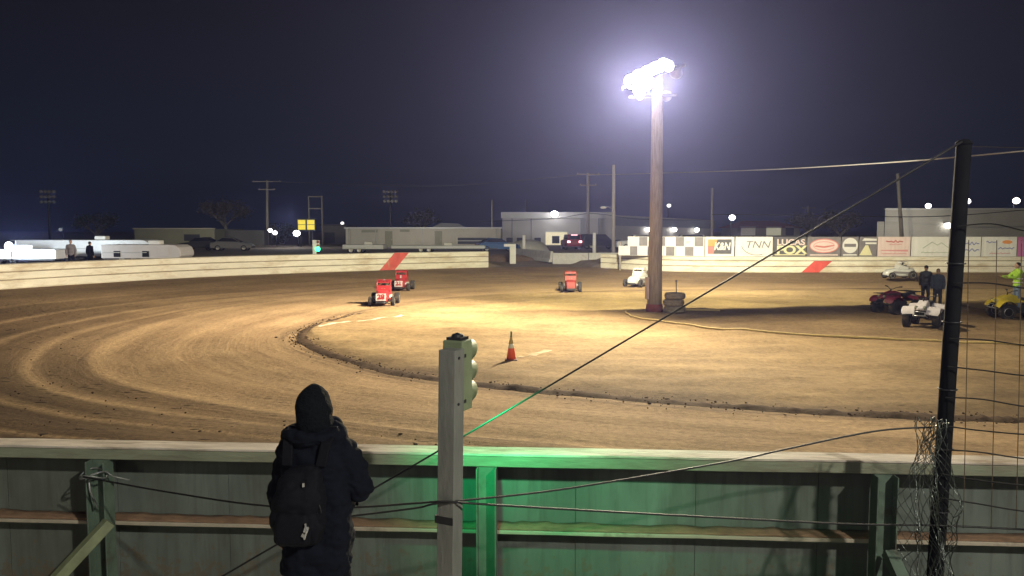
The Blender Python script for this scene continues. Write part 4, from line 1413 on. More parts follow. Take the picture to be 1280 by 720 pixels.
# ------------------------------------------------------------------ racing midgets
def race_car(label, loc, heading, paint, number=None, plate=True, second=None, num_m=None):
    t = thing('race_car', label, 'race car', loc, heading, 'open wheel midget cars racing on the dirt')
    t.scale = (0.88, 0.88, 0.88)
    secs = [(1.16, 0.20, 0.24, 0.42, 0), (1.08, 0.29, 0.17, 0.56, 0), (0.90, 0.33, 0.14, 0.68, 0), (0.5, 0.35, 0.13, 0.75, 0), (0.2, 0.355, 0.13, 0.76, 0), (-0.1, 0.36, 0.13, 0.74, 0), (-0.5, 0.36, 0.15, 0.72, 0), (-0.85, 0.30, 0.2, 0.80, 0), (-1.08, 0.16, 0.34, 0.66, 0)]
    rings = []
    for x, w, z0, z1, _ in secs:
        ring = []
        zc, hh = (z0 + z1) / 2, (z1 - z0) / 2
        for k in range(20):
            a = 2 * PI * k / 20
            c, s = math.cos(a), math.sin(a)
            ring.append((x, w * math.copysign(abs(c) ** 0.55, c), zc + hh * math.copysign(abs(s) ** 0.55, s)))
        rings.append(ring)
    MB().loft(rings).build('body', paint, t, True)
    cg = MB()
    for s in (-1, 1):
        cg.tube([(0.22, s * 0.335, 0.70), (0.10, s * 0.34, 1.08), (0.0, s * 0.335, 1.22), (-0.40, s * 0.335, 1.24), (-0.50, s * 0.33, 0.70)], 0.022, 8)
        cg.tube([(0.10, s * 0.343, 1.02), (-0.48, s * 0.32, 0.86)], 0.018, 8)
        cg.tube([(-0.40, s * 0.335, 1.22), (-0.95, s * 0.2, 0.74)], 0.018, 8)
    for p, q in (((0.0, 1.22), 0.335), ((-0.40, 1.24), 0.335), ((-0.48, 0.95), 0.30)):
        cg.tube([(p[0], -q, p[1]), (p[0], q, p[1])], 0.02, 8)
    cg.build('roll_cage', paint, t, True)
    MB().box((-0.2, 0, 1.262), (0.52, 0.70, 0.014), 0, R(2.5)).build('roof_panel', paint, t, bevel=0.005)
    MB().add([(0.055, -0.34, 1.13), (0.055, 0.34, 1.13), (0.02, 0.34, 1.245), (0.02, -0.34, 1.245), (0.035, -0.34, 1.13), (0.035, 0.34, 1.13), (0.0, 0.34, 1.245), (0.0, -0.34, 1.245)],
             [(0, 1, 2, 3), (7, 6, 5, 4), (0, 4, 5, 1), (3, 2, 6, 7), (0, 3, 7, 4), (1, 5, 6, 2)]).build('visor_panel', paint, t)
    MB().add([(0.28, -0.345, 0.72), (0.28, 0.345, 0.72), (0.14, 0.34, 1.0), (0.14, -0.34, 1.0), (0.25, -0.345, 0.72), (0.25, 0.345, 0.72), (0.11, 0.34, 1.0), (0.11, -0.34, 1.0)],
             [(0, 1, 2, 3), (7, 6, 5, 4), (0, 4, 5, 1), (3, 2, 6, 7), (0, 3, 7, 4), (1, 5, 6, 2)]).build('cowl', paint, t)
    for s in (-1, 1):
        MB().prism([(0.2, 0.68), (0.10, 0.98), (-0.46, 0.86), (-0.5, 0.68)], 0.012, Matrix.Translation((0, s * 0.335, 0)) @ Matrix.Rotation(PI / 2, 4, 'X')).build('side_panel', paint, t)
    for s in (-1, 1):
        MB().prism([(0.75, 0.40), (0.60, 0.56), (-0.55, 0.50), (-0.75, 0.34)], 0.01, Matrix.Translation((0, s * 0.366, 0)) @ Matrix.Rotation(PI / 2, 4, 'X')).build('side_flash', M_carwhite if paint is not M_carwhite else M_bgrey, t)
        MB().tube([(0.70, s * 0.30, 0.24), (0.74, s * 0.40, 0.50)], 0.03, 8).build('shock_absorber', M_steel, t, True)
    MB().tube([(0.55, -0.36, 0.36), (0.30, -0.43, 0.34), (-0.35, -0.45, 0.34), (-0.62, -0.42, 0.38)], 0.035, 8).build('exhaust', M_steel, t, True)
    MB().box((1.02, 0, 0.215), (0.30, 0.56, 0.12)).build('belly_pan', M_black, t, bevel=0.02)
    MB().box((-0.35, 0, 0.82), (0.10, 0.40, 0.34), 0, R(-12)).box((-0.15, 0, 0.745), (0.4, 0.36, 0.02)).build('seat', M_black, t, bevel=0.02)
    # number plates on the nose
    if plate:
        pl = MB().box((1.125, 0, 0.475), (0.012, 0.50, 0.37), 0, R(-16))
        pl.build('number_plate', M_carwhite if num_m is None else paint, t, bevel=0.003)
        if number:
            text(number, 0.36, num_m or M_red, t, (1.137, 0, 0.475), (PI / 2 - R(16), 0, PI / 2), 'number', 0.004, 1.05, bold=0.014)
        if second:
            text(second, 0.28, M_carwhite, t, (0.245, 0, 0.86), (PI / 2 - R(27), 0, PI / 2), 'number', 0.004, 1.2, bold=0.008)
    ax = MB().tube([(0.82, -0.56, 0.24), (0.82, 0.56, 0.24)], 0.025, 8)
    ax2 = MB().tube([(-0.68, -0.58, 0.28), (-0.68, 0.58, 0.28)], 0.03, 8)
    for s in (-1, 1):
        ax.tube([(0.82, s * 0.5, 0.25), (0.35, s * 0.33, 0.3)], 0.014, 6)
        ax2.tube([(-0.68, s * 0.5, 0.29), (-0.3, s * 0.34, 0.32)], 0.016, 6)
    ax.build('axle', M_dark, t, True)
    ax2.build('axle', M_dark, t, True)
    nb = MB().tube([(0.95, -0.26, 0.2), (1.28, -0.24, 0.2), (1.30, 0.0, 0.2), (1.28, 0.24, 0.2), (0.95, 0.26, 0.2)], 0.018, 8).tube([(1.0, -0.2, 0.32), (1.26, -0.2, 0.2)], 0.015, 6).tube([(1.0, 0.2, 0.32), (1.26, 0.2, 0.2)], 0.015, 6)
    nb.build('bumper', M_dark, t, True)
    nb = MB().tube([(-0.95, -0.2, 0.36), (-1.25, -0.2, 0.34), (-1.25, 0.2, 0.34), (-0.95, 0.2, 0.36)], 0.018, 8)
    nb.build('rear_bumper', M_dark, t, True)
    for s in (-1, 1):
        MB().tube([(0.35, s * 0.34, 0.22), (0.28, s * 0.58, 0.22), (-0.3, s * 0.60, 0.22), (-0.36, s * 0.34, 0.22)], 0.018, 8).build('side_bar', M_dark, t, True)
    wheel(t, (0.82, -0.57, 0.245), 0.245, 0.18)
    wheel(t, (0.82, 0.57, 0.245), 0.245, 0.18)
    wheel(t, (-0.68, -0.60, 0.29), 0.29, 0.26)
    wheel(t, (-0.68, 0.60, 0.29), 0.29, 0.26)
    return t

def face_cam(P, off):
    return math.atan2(-P.y, -P.x) + R(off)

CARS = [
    ('red open wheel race car numbered 28 on a white plate, its shadow beside it', gnd(480, 380.5), -8, M_red, '28', None, None),
    ('red open wheel race car with a white numeral on its cowl, just behind car 28', gnd(502, 362.5), -10, M_red, '21', '1', None),
    ('red open wheel race car alone on the far turn beside the pale infield edge', gnd(713, 364.5), 2, M_red, None, None, None),
    ('white open wheel race car half hidden by the light pole', gnd(798, 357.5, 0.05), -26, M_carwhite, None, None, None),
    ('white open wheel race car seen side on near the banner wall', gnd(1124, 347, 0.28), -62, M_carwhite, None, None, None),
]
drv = None
for i, (lb, P, off, pm, num, sec, nm) in enumerate(CARS):
    if i == 4:
        P.z = 0.22
    h = face_cam(P, off)
    if i == 2:
        c = race_car(lb, P, h, mat('bright_red_paint', (0.24, 0.024, 0.018), 0.6, 0.1, 5, 0.03, dirt=0.16), None, True, None, M_carwhite)
        text('17', 0.2, M_carwhite, c, (1.137, 0, 0.42), (PI / 2 - R(16), 0, PI / 2), 'number', 0.004, 1.3, bold=0.006)
    else:
        c = race_car(lb, P, h, pm, num, num is not None, sec, nm)
    dl_ = ('driver in dark suit and helmet inside red car 28', 'driver in dark suit and helmet inside the red car following car 28', 'driver in dark suit and helmet inside the red car on the far turn', 'driver in dark suit and helmet inside the white car by the light pole', 'driver in dark suit and helmet inside the white car near the banner wall')[i]
    fwd = Vector((math.cos(h), math.sin(h), 0))
    dp = P + fwd * -0.15 + Vector((0, 0, 0.32))
    if drv is None:
        drv = figure(dl_, dp, h + PI / 2, M_hoodie, M_trouser, 1.38, 'sit', helmet=M_bgrey)
        d = drv
    else:
        d = copy_tree(drv)
        d.location = dp
        d.rotation_euler = (0, 0, h + PI / 2)
        d['label'] = dl_
    d['group'] = 'drivers of the racing midgets'

# ------------------------------------------------------------------ quads parked on the infield
def quad(label, loc, heading, paint, utility=False, seatm=M_black, nosem=None):
    t = thing('quad_bike', label, 'quad bike', loc, heading, 'quad bikes parked on the infield')
    L = 0.62
    for x, r, w in ((L, 0.275, 0.22), (-L + 0.02, 0.27, 0.28)):
        for s in (-1, 1):
            wheel(t, (x, s * (0.52 - w / 4), r), r, w, knobs=True, rim=M_steel if not utility else M_dark)
    fr = MB()
    for s in (-1, 1):
        fr.tube([(0.78, s * 0.13, 0.42), (0.35, s * 0.16, 0.30), (-0.35, s * 0.16, 0.30), (-0.75, s * 0.14, 0.55)], 0.022, 8)
        for z in (0.30, 0.42):
            fr.tube([(0.45, s * 0.14, z), (0.62, s * 0.44, 0.28)], 0.015, 6).tube([(0.72, s * 0.14, z), (0.62, s * 0.44, 0.28)], 0.015, 6)
        fr.tube([(0.58, s * 0.30, 0.30), (0.52, s * 0.2, 0.68)], 0.032, 8)
    fr.tube([(-0.6, -0.45, 0.27), (-0.6, 0.45, 0.27)], 0.03, 8)
    fr.box((0.0, 0, 0.40), (0.55, 0.26, 0.26))
    fr.build('frame', M_dark, t)
    # front bodywork
    nose = MB()
    nose.loft([[(0.98, -0.11, 0.62), (0.98, 0.11, 0.62), (0.98, 0.08, 0.69), (0.98, -0.08, 0.69)], [(0.75, -0.2, 0.60), (0.75, 0.2, 0.60), (0.75, 0.15, 0.80), (0.75, -0.15, 0.80)], [(0.35, -0.2, 0.62), (0.35, 0.2, 0.62), (0.35, 0.15, 0.92), (0.35, -0.15, 0.92)], [(0.0, -0.16, 0.6), (0.0, 0.16, 0.6), (0.0, 0.12, 0.84), (0.0, -0.12, 0.84)]])
    nose.build('nose_fairing', nosem or paint, t, bevel=0.02)
    for s in (-1, 1):
        f = MB()
        rings = []
        for i in range(9):
            a = R(150 - 130 * i / 8)
            x, z = L + 0.36 * math.cos(a), 0.30 + 0.36 * math.sin(a)
            y0, y1 = 0.18, 0.60 - (0.05 if i in (0, 8) else 0)
            rings.append([(x, s * y0, z + 0.06), (x, s * y1, z + 0.02), (x, s * y1, z + 0.045), (x, s * y0, z + 0.085)])
        f.loft(rings)
        f.build('front_fender', paint, t, bevel=0.008)
        f = MB()
        rings = []
        for i in range(9):
            a = R(170 - 130 * i / 8)
            x, z = -L + 0.38 * math.cos(a), 0.31 + 0.36 * math.sin(a)
            rings.append([(x, s * 0.14, z + 0.07), (x, s * 0.62, z + 0.02), (x, s * 0.62, z + 0.045), (x, s * 0.14, z + 0.095)])
        f.loft(rings)
        f.build('rear_fender', paint, t, bevel=0.008)
        MB().lathe([(0.0, 0.0), (0.065, 0.0), (0.05, 0.03), (0.0, 0.04)], Matrix.Translation((0.90, s * 0.13, 0.70)) @ Matrix.Rotation(R(75), 4, 'Y'), 14).build('headlight', M_lensglass, t, True)
        MB().box((0.02, s * 0.36, 0.27), (0.5, 0.26, 0.03)).build('footrest', M_dark, t, bevel=0.005)
    MB().loft([[(0.05, -0.12, 0.72), (0.05, 0.12, 0.72), (0.05, 0.09, 0.84), (0.05, -0.09, 0.84)], [(-0.25, -0.15, 0.66), (-0.25, 0.15, 0.66), (-0.25, 0.12, 0.78), (-0.25, -0.12, 0.78)], [(-0.8, -0.16, 0.72), (-0.8, 0.16, 0.72), (-0.8, 0.12, 0.84), (-0.8, -0.12, 0.84)]]).build('seat', seatm, t, bevel=0.03)
    hb_ = MB().tube([(0.28, -0.40, 1.08), (0.33, -0.2, 1.05), (0.38, -0.08, 0.98), (0.38, 0.08, 0.98), (0.33, 0.2, 1.05), (0.28, 0.40, 1.08)], 0.014, 8).tube([(0.40, 0, 0.98), (0.5, 0, 0.6)], 0.025, 8)
    for s in (-1, 1):
        hb_.tube([(0.285, s * 0.27, 1.07), (0.265, s * 0.42, 1.085)], 0.022, 8)
    hb_.build('handlebar', M_black, t, True)
    bm_ = MB().tube([(0.85, -0.22, 0.38), (1.05, -0.2, 0.44), (1.07, 0.2, 0.44), (0.85, 0.22, 0.38)], 0.018, 8).tube([(0.95, -0.16, 0.56), (1.06, -0.18, 0.44)], 0.014, 6).tube([(0.95, 0.16, 0.56), (1.06, 0.18, 0.44)], 0.014, 6)
    bm_.tube([(0.95, -0.16, 0.56), (0.97, 0.16, 0.56)], 0.014, 6)
    bm_.build('bumper', M_steel if not utility else M_black, t, True)
    if utility:
        rk = MB()
        for xc, z in ((0.62, 0.80), (-0.68, 0.86)):
            for i in range(5):
                y = -0.42 + 0.21 * i
                rk.tube([(xc - 0.24, y, z), (xc + 0.24, y, z)], 0.012, 6)
            rk.tube([(xc - 0.24, -0.44, z), (xc + 0.24, -0.44, z), (xc + 0.24, 0.44, z), (xc - 0.24, 0.44, z), (xc - 0.24, -0.44, z)], 0.014, 6)
            for s in (-1, 1):
                rk.tube([(xc, s * 0.2, z), (xc, s * 0.18, z - 0.16)], 0.012, 6)
        rk.build('cargo_rack', M_black, t, True)
    return t

M_maroon = mat('maroon_plastic', (0.16, 0.012, 0.035), 0.4, 0.15, 6, 0.03, dirt=0.06)
M_quadwhite = mat('white_plastic', (0.62, 0.58, 0.58), 0.45, 0.1, 6, 0.03, dirt=0.1)
M_yellow = mat('yellow_plastic', (0.55, 0.42, 0.03), 0.45, 0.15, 6, 0.03, dirt=0.1)
q1 = gnd(1122, 391, 0.08)
quad('maroon utility quad bike with cargo racks, furthest from the fence pole', (q1.x, q1.y, 0.08), face_cam(q1, -42), M_maroon, True)
q2 = gnd(1156, 407, 0.08)
quad('white sport quad bike facing the camera, partly behind the dark pole', (q2.x, q2.y, 0.08), face_cam(q2, -10), M_quadwhite)
q3 = gnd(1272, 398, 0.08)
quad('yellow and black quad bike under the marshal in lime vest', (q3.x, q3.y, 0.08), face_cam(q3, -62), M_yellow, False)
pa = at(1158, 332, 35.6)
figure('person in black jacket and cap standing bare armed behind the white quad bike', (pa.x, 35.6, 0.08), R(-25), M_black, M_hoodie, pa.z - 0.08, hat=M_black)
pa = at(1173, 336, 33.8)
figure('person in slate blue hoodie standing close to the dark pole, beside the capped person', (pa.x, 33.8, 0.08), R(-30), mat('slate_hoodie', (0.06, 0.075, 0.10), 0.9, 0.2, 18, 0.1), M_hoodie, pa.z - 0.08)
pq = Vector((q3.x, q3.y, 0))
vf = figure('race marshal in lime hi-viz vest and jeans standing up on the yellow quad bike', (pq.x - 0.05, pq.y + 0.05, 0.40), face_cam(q3, -62) + PI / 2, M_hiviz, M_jean, 1.80, vest=True, armR=((-0.25, -0.20, 1.20), (-0.22, -0.42, 1.22)), armL=((0.25, -0.20, 1.20), (0.22, -0.42, 1.22)))

# spectators beyond the curved wall
pa = at(88, 300, 48)
figure('person in grey jacket leaning on the curved white wall before the trailers', (pa.x, 48, 1.0), R(20), mat('grey_jacket', (0.20, 0.18, 0.19), 0.9, 0.2, 18, 0.1), M_trouser, pa.z - 1.0)
pa = at(112, 302, 48)
figure('person in bulky black coat behind the curved white wall, next to grey jacket', (pa.x, 48, 1.0), R(160), M_navy, M_trouser, pa.z - 1.0)

# ------------------------------------------------------------------ the spectator in the foreground
def spectator():
    Y = 4.7
    base = at(393, 480, Y)
    FZ = 0.862
    H = base.z - FZ            # 1.7 m
    k = H / 1.72
    V = lambda x, y, z: Vector((x * k, y * k, z * k))
    b = MB()
    # continuous body (mostly under the clothes), facing +Y
    hc = V(0, 0.01, 1.56)
    b.ball(hc, (0.078, 0.098, 0.115), 20, 14)
    b.ball(hc + V(0.008, 0.04, -0.068), (0.055, 0.06, 0.052))
    b.caps(hc + V(0.008, 0.09, 0.008), hc + V(0.01, 0.112, -0.024), 0.011, 0.016, 10)
    b.caps(hc + V(-0.03, 0.08, 0.024), hc + V(0.046, 0.08, 0.024), 0.014, 0.014, 8)
    b.caps(hc + V(-0.014, 0.09, -0.056), hc + V(0.03, 0.09, -0.056), 0.010, 0.010, 8)
    for s in (-1, 1):
        b.ball(hc + V(s * 0.08, -0.005, -0.01), (0.012, 0.02, 0.03))
    b.caps(V(0, 0, 1.36), V(0, 0.0, 1.5), 0.062, 0.056)
    b.ball(V(0, 0, 1.20), (0.15, 0.10, 0.2))
    b.ball(V(0, 0, 1.02), (0.15, 0.105, 0.2))
    b.ball(V(0, -0.01, 0.9), (0.165, 0.12, 0.13))
    b.caps(V(-0.13, 0, 1.29), V(0.13, 0, 1.29), 0.06, 0.06)
    LS, LE, LW = V(-0.17, 0, 1.295), V(-0.225, -0.03, 1.03), V(-0.25, 0.05, 0.80)
    RS, RE, RW = V(0.175, 0, 1.30), V(0.262, 0.02, 1.10), V(0.14, 0.24, 1.20)
    for S, E, W_ in ((LS, LE, LW), (RS, RE, RW)):
        b.caps(S, E, 0.052, 0.042)
        b.caps(E, W_, 0.042, 0.028)
    def hand(W_, d, side, inw, curl):
        d, side, inw = Vector(d).normalized(), Vector(side).normalized(), Vector(inw).normalized()
        palm = W_ + d * 0.06
        b.caps(W_, palm, 0.026, 0.030)
        b.caps(palm - side * 0.02, palm + side * 0.02 + d * 0.01, 0.024, 0.022)
        for q in range(4):
            base_ = palm + d * 0.022 + side * (q - 1.5) * 0.0205
            L = (0.040, 0.046, 0.043, 0.034)[q]
            m1 = base_ + d * L * math.cos(curl * 0.5) + inw * L * math.sin(curl * 0.5)
            m2 = m1 + d * L * 0.65 * math.cos(curl * 1.4) + inw * L * 0.65 * math.sin(curl * 1.4)
            m3 = m2 + d * L * 0.5 * math.cos(curl * 2.0) + inw * L * 0.5 * math.sin(curl * 2.0)
            b.caps(base_, m1, 0.0098, 0.0092, 8)
            b.caps(m1, m2, 0.0092, 0.0085, 8)
            b.caps(m2, m3, 0.0085, 0.0075, 8)
        th = W_ + d * 0.02 - side * 0.026
        t1 = th + d * 0.035 - side * 0.02 + inw * 0.012
        b.caps(th, t1, 0.013, 0.011, 8)
        b.caps(t1, t1 + d * 0.03 + inw * 0.012, 0.0105, 0.009, 8)
    hand(LW, LW - LE, (0, 1, 0.1), (1, 0, 0), 0.5)
    hand(RW, RW - RE, (0.2, 0.1, 1), (-0.8, -0.5, 0), 0.7)
    for s in (-1, 1):
        Hp_, Kn, An = V(s * 0.095, 0, 0.88), V(s * 0.115, 0.02, 0.48), V(s * 0.12, -0.01, 0.09)
        b.caps(Hp_, Kn, 0.09, 0.06)
        b.caps(Kn, An, 0.058, 0.042)
        b.caps(An + V(0, -0.02, -0.035), An + V(s * 0.02, 0.13, -0.045), 0.042, 0.034)
    body = b.build('person', M_skin, None, remesh=0.008, sm=5)
    body.location = (base.x, Y, FZ)
    body.rotation_euler = (0, 0, R(-6))
    tag(body, 'hooded spectator in black jacket with a backpack, seen from behind at the barrier', 'person')
    for s in (-1, 1):
        MB().ball(hc + V(s * 0.033 + 0.008, 0.092, 0.004), (0.012, 0.007, 0.007), 10, 8).build('eye', M_black, body, True)
    # jacket: padded, long, with a stand-up hood collar
    j = MB()
    j.loft([sr(0, 0.0, z * k, w * k, d * k, 28, 2.5) for z, w, d in ((0.58, 0.205, 0.15), (0.60, 0.222, 0.17), (0.80, 0.222, 0.175), (0.95, 0.212, 0.170), (1.10, 0.212, 0.172), (1.22, 0.215, 0.170), (1.30, 0.205, 0.150), (1.37, 0.175, 0.135), (1.43, 0.14, 0.12), (1.475, 0.12, 0.105))])
    j.caps(V(-0.15, 0, 1.295), V(0.15, 0, 1.295), 0.09, 0.09, 16)
    j.caps(LS, LE, 0.085, 0.074, 16)
    j.caps(LE, LE.lerp(LW, 0.9), 0.074, 0.055, 16)
    j.caps(RS, RE, 0.088, 0.080, 16)
    j.caps(RE, RE.lerp(RW, 0.9), 0.080, 0.056, 16)
    # collar / folded hood roll
    j.tube([V(0.145 * math.cos(a), -0.02 + 0.12 * math.sin(a), 1.435 + 0.02 * math.sin(a)) for a in [2 * PI * i / 24 for i in range(25)]], 0.05, 10)
    j.build('jacket', M_navy, body, remesh=0.010, sm=4, crease=0.034)
    tr = MB()
    tr.ball(V(0, -0.005, 0.86), (0.19, 0.15, 0.13))
    for s in (-1, 1):
        tr.caps(V(s * 0.095, 0, 0.86), V(s * 0.115, 0.02, 0.48), 0.112, 0.085)
        tr.caps(V(s * 0.115, 0.02, 0.48), V(s * 0.12, -0.01, 0.12), 0.085, 0.075)
    tr.build('trousers', M_trouser, body, remesh=0.014, sm=5, crease=0.012)
    for s in (-1, 1):
        MB().caps(V(s * 0.122, -0.04, 0.055), V(s * 0.145, 0.15, 0.045), 0.055, 0.047).box(V(s * 0.134, 0.055, 0.013), (0.105, 0.31, 0.026)).build('shoe', M_shoe, body, remesh=0.012, sm=3)
    # knitted hood-like beanie, slightly peaked, covering the neck
    bn = MB()
    bn.loft([sr(0.0, y, z * k, w * k, d * k, 24, 2.1) for z, w, d, y in ((1.43, 0.100, 0.10, -0.01), (1.47, 0.110, 0.114, -0.012), (1.53, 0.109, 0.122, -0.012), (1.585, 0.109, 0.125, -0.008), (1.63, 0.102, 0.118, -0.006), (1.67, 0.084, 0.095, -0.008), (1.70, 0.05, 0.06, -0.012), (1.722, 0.018, 0.02, -0.016))])
    bn.build('hood', mat('knit_hood', (0.005, 0.007, 0.009), 0.95, 0.3, 40, 0.3, spec=0.15), body, remesh=0.010, sm=4, crease=0.016)
    # the rucksack hangs from the shoulders: a thing of its own
    bp_ = thing('backpack', 'dark backpack worn on the back of the hooded spectator', 'backpack', (base.x, Y, FZ), R(-6))
    pk = MB()
    pk.loft([[(x + dx, y, z * k) for x, y in ((-w, -0.15), (-w * 0.9, -0.15 - d * 0.75), (-w * 0.5, -0.15 - d), (w * 0.5, -0.15 - d), (w * 0.9, -0.15 - d * 0.75), (w, -0.15), (w * 0.6, -0.13), (-w * 0.6, -0.13))] for z, w, d, dx in ((0.80, 0.12, 0.06, -0.04), (0.83, 0.15, 0.11, -0.04), (0.95, 0.165, 0.14, -0.04), (1.08, 0.158, 0.135, -0.035), (1.18, 0.135, 0.11, -0.025), (1.25, 0.105, 0.07, -0.015), (1.275, 0.06, 0.03, -0.01))])
    bag = pk.build('bag', M_navypack, bp_, remesh=0.012, sm=7, crease=0.026)
    pp = MB().loft([[(x - 0.04, y + 0.02, z * k) for x, y in ((-w, -0.29), (-w * 0.8, -0.29 - d), (w * 0.8, -0.29 - d), (w, -0.29))] for z, w, d in ((0.84, 0.09, 0.02), (0.86, 0.11, 0.045), (0.98, 0.11, 0.045), (1.03, 0.095, 0.02))])
    pp.build('front_pocket', M_navypack, bp_, remesh=0.012, sm=4, crease=0.006)
    st = MB()
    for s in (-1, 1):
        pts = [V(s * 0.10 - 0.01, -0.17, 1.27), V(s * 0.115, -0.135, 1.40), V(s * 0.12, -0.04, 1.465), V(s * 0.13, 0.08, 1.43), V(s * 0.14, 0.155, 1.30), V(s * 0.16, 0.175, 1.10), V(s * 0.2, 0.1, 0.95)]
        rings = []
        for i, p in enumerate(pts):
            a, c = pts[max(0, i - 1)], pts[min(len(pts) - 1, i + 1)]
            t_ = (c - a).normalized()
            sd = Vector((1, 0, 0))
            up = sd.cross(t_).normalized()
            rings.append([p - sd * 0.03 - up * 0.01, p + sd * 0.03 - up * 0.01, p + sd * 0.03 + up * 0.012, p - sd * 0.03 + up * 0.012])
        st = MB().loft(rings)
        st.build('strap', M_navypack, bp_, bevel=0.005)
    zp = MB().tube([V(-0.15 + 0.13 * math.cos(a) + 0.13, -0.262 + 0.03 * abs(math.cos(a)), 1.02 + 0.12 * math.sin(a)) for a in [PI * i / 16 for i in range(17)]], 0.004, 6)
    zp.build('zip', M_dark, bp_, True)
    bk = MB()
    bk.box(V(0.02, -0.262, 1.19), (0.012, 0.010, 0.022), 0.3).box(V(0.055, -0.325, 0.955), (0.024, 0.010, 0.034), 0.2, 0.3).box(V(0.040, -0.327, 0.92), (0.022, 0.010, 0.02), -0.3, 0.5)
    bk.tube([V(0.05, -0.325, 0.99), V(0.06, -0.33, 0.95), V(0.045, -0.33, 0.90)], 0.006, 6)
    bk.build('buckle', mat('bright_buckle', (0.62, 0.62, 0.6), 0.25, 0.1, 9, 0.0, metal=0.8), bp_)
spectator()

# ------------------------------------------------------------------ background buildings
def blk(mb, pa, pb, Y0, Y1, ztop, z0=0.8):
    """building block: px range at depth Y0, running back to Y1"""
    xa, xb = at(pa, 290, Y0).x, at(pb, 290, Y0).x
    mb.box(((xa + xb) / 2, (Y0 + Y1) / 2, (ztop + z0) / 2), (xb - xa, Y1 - Y0, ztop - z0))
    return xa, xb

M_shed = mat('shed_cladding', (0.36, 0.35, 0.335), 0.6, 0.08, 0.4, 0.12, ribs=('X', 2.2))
M_shedroof = mat('shed_trim', (0.42, 0.42, 0.41), 0.5, 0.06, 1, 0.05)
M_shedblue = mat('shed_fascia', (0.17, 0.19, 0.22), 0.5, 0.1, 1, 0.05)
M_beige = mat('beige_block', (0.34, 0.32, 0.26), 0.8, 0.08, 0.6, 0.1)
M_olive = mat('olive_block', (0.19, 0.19, 0.13), 0.8, 0.08, 0.6, 0.1)
M_greywh = mat('grey_warehouse', (0.33, 0.32, 0.285), 0.7, 0.06, 0.5, 0.1, ribs=('Z', 1.1))
M_darkopen = mat('dark_opening', (0.02, 0.022, 0.03), 0.7, 0.2, 2, 0.0)
M_litint = emit('lit_interior', (1.0, 0.88, 0.55), 0.75)
M_warmwin = emit('lit_window', (1.0, 0.9, 0.6), 0.8)

# A: grey metal shed
YA = 118
sh_ = thing('metal_shed', 'large grey metal shed with bright wall lamp and lit doorway', 'shed', (0, 0, 0))
za = at(680, 266, YA).z
mb = MB(); xa, xb = blk(mb, 628, 766, YA, YA + 40, za); mb.build('wall', M_shed, sh_)
mb = MB(); mb.box(((xa + xb) / 2, YA - 0.12, za - 0.35), (xb - xa + 0.4, 0.2, 0.9)); mb.build('parapet', M_shedroof, sh_, bevel=0.03)
xc = at(890, 280, YA + 16).x
zb = at(820, 271, YA + 8).z
mb = MB()
mb.add([(xb + 0.01, YA + 1, 0.8), (xc, YA + 16, 0.8), (xc, YA + 40, 0.8), (xb + 0.01, YA + 40, 0.8), (xb + 0.01, YA + 1, za - 0.3), (xc, YA + 16, za - 0.9), (xc, YA + 40, za - 0.9), (xb + 0.01, YA + 40, za - 0.3)], [(0, 3, 2, 1), (4, 5, 6, 7), (0, 1, 5, 4), (1, 2, 6, 5), (2, 3, 7, 6), (3, 0, 4, 7)])
mb.build('wall', M_shed, sh_)
mb = MB(); mb.bar((xb + 0.1, YA + 0.7, za - 1.2), (xc + 0.3, YA + 15.7, za - 1.7), 0.3, 1.3); mb.build('fascia', M_shedblue, sh_)
dxa, dxb = at(682, 297, YA).x, at(709, 297, YA).x
dz0, dz1 = at(690, 306, YA).z, at(690, 290, YA).z
mb = MB(); mb.box(((dxa + dxb) / 2, YA - 0.03, (dz0 + dz1) / 2), (dxb - dxa, 0.04, dz1 - dz0)); dr = mb.build('doorway', M_litint, sh_)
mb = MB(); mb.box(((dxa + dxb) / 2 - 0.1, YA - 0.07, dz0 + 0.75), (1.1, 0.03, 1.1)); mb.build('counter', M_darkopen, dr)
mb = MB()
for s in (dxa - 0.08, dxb + 0.08):
    mb.box((s, YA - 0.08, (dz0 + dz1) / 2), (0.16, 0.1, dz1 - dz0 + 0.3))
mb.box(((dxa + dxb) / 2, YA - 0.08, dz1 + 0.1), (dxb - dxa + 0.3, 0.1, 0.16))
mb.build('frame', M_shedroof, dr)
for px in (637, 650, 672):
    x = at(px, 300, YA).x
    z = at(px, 300, YA).z
    wd = MB().box((x, YA - 0.03, z), (0.95, 0.05, 0.7)).build('window', M_darkopen, sh_)
    MB().box((x, YA - 0.07, z + 0.4), (1.1, 0.08, 0.08)).box((x, YA - 0.07, z - 0.4), (1.1, 0.1, 0.08)).build('frame', M_shedroof, wd)
for px in (640, 664, 726, 748):
    x = at(px, 290, YA).x
    MB().tube([(x, YA - 0.08, 0.9), (x, YA - 0.08, za - 0.8)], 0.06, 6).build('downpipe', M_shedblue, sh_, True)
wl = at(693, 266.5, YA - 0.9)
MB().bar((wl.x, YA, wl.z + 0.1), (wl.x, YA - 0.9, wl.z + 0.1), 0.08, 0.08).box((wl.x, YA - 0.9, wl.z), (0.7, 0.5, 0.3)).build('wall_lamp', M_dark, sh_)
MB().ball((wl.x, YA - 1.2, wl.z - 0.12), (0.52, 0.25, 0.42)).build('lamp_glass', emit('wall_lamp_lit', (1, 0.97, 0.95), 22), sh_, True)
for px, py in ((843, 287), (871, 287.5), (811, 287)):
    Yp = YA + 1 + (px - 766) / 124 * 14
    p = at(px, py, Yp - 0.7)
    MB().box((p.x, p.y + 0.35, p.z + 0.3), (0.5, 0.8, 0.12)).build('eave_lamp', M_dark, sh_)
    MB().ball(p, (0.40, 0.3, 0.34)).build('lamp_glass', emit('eave_lamp_lit', (1, 0.96, 0.86), 14), sh_, True)

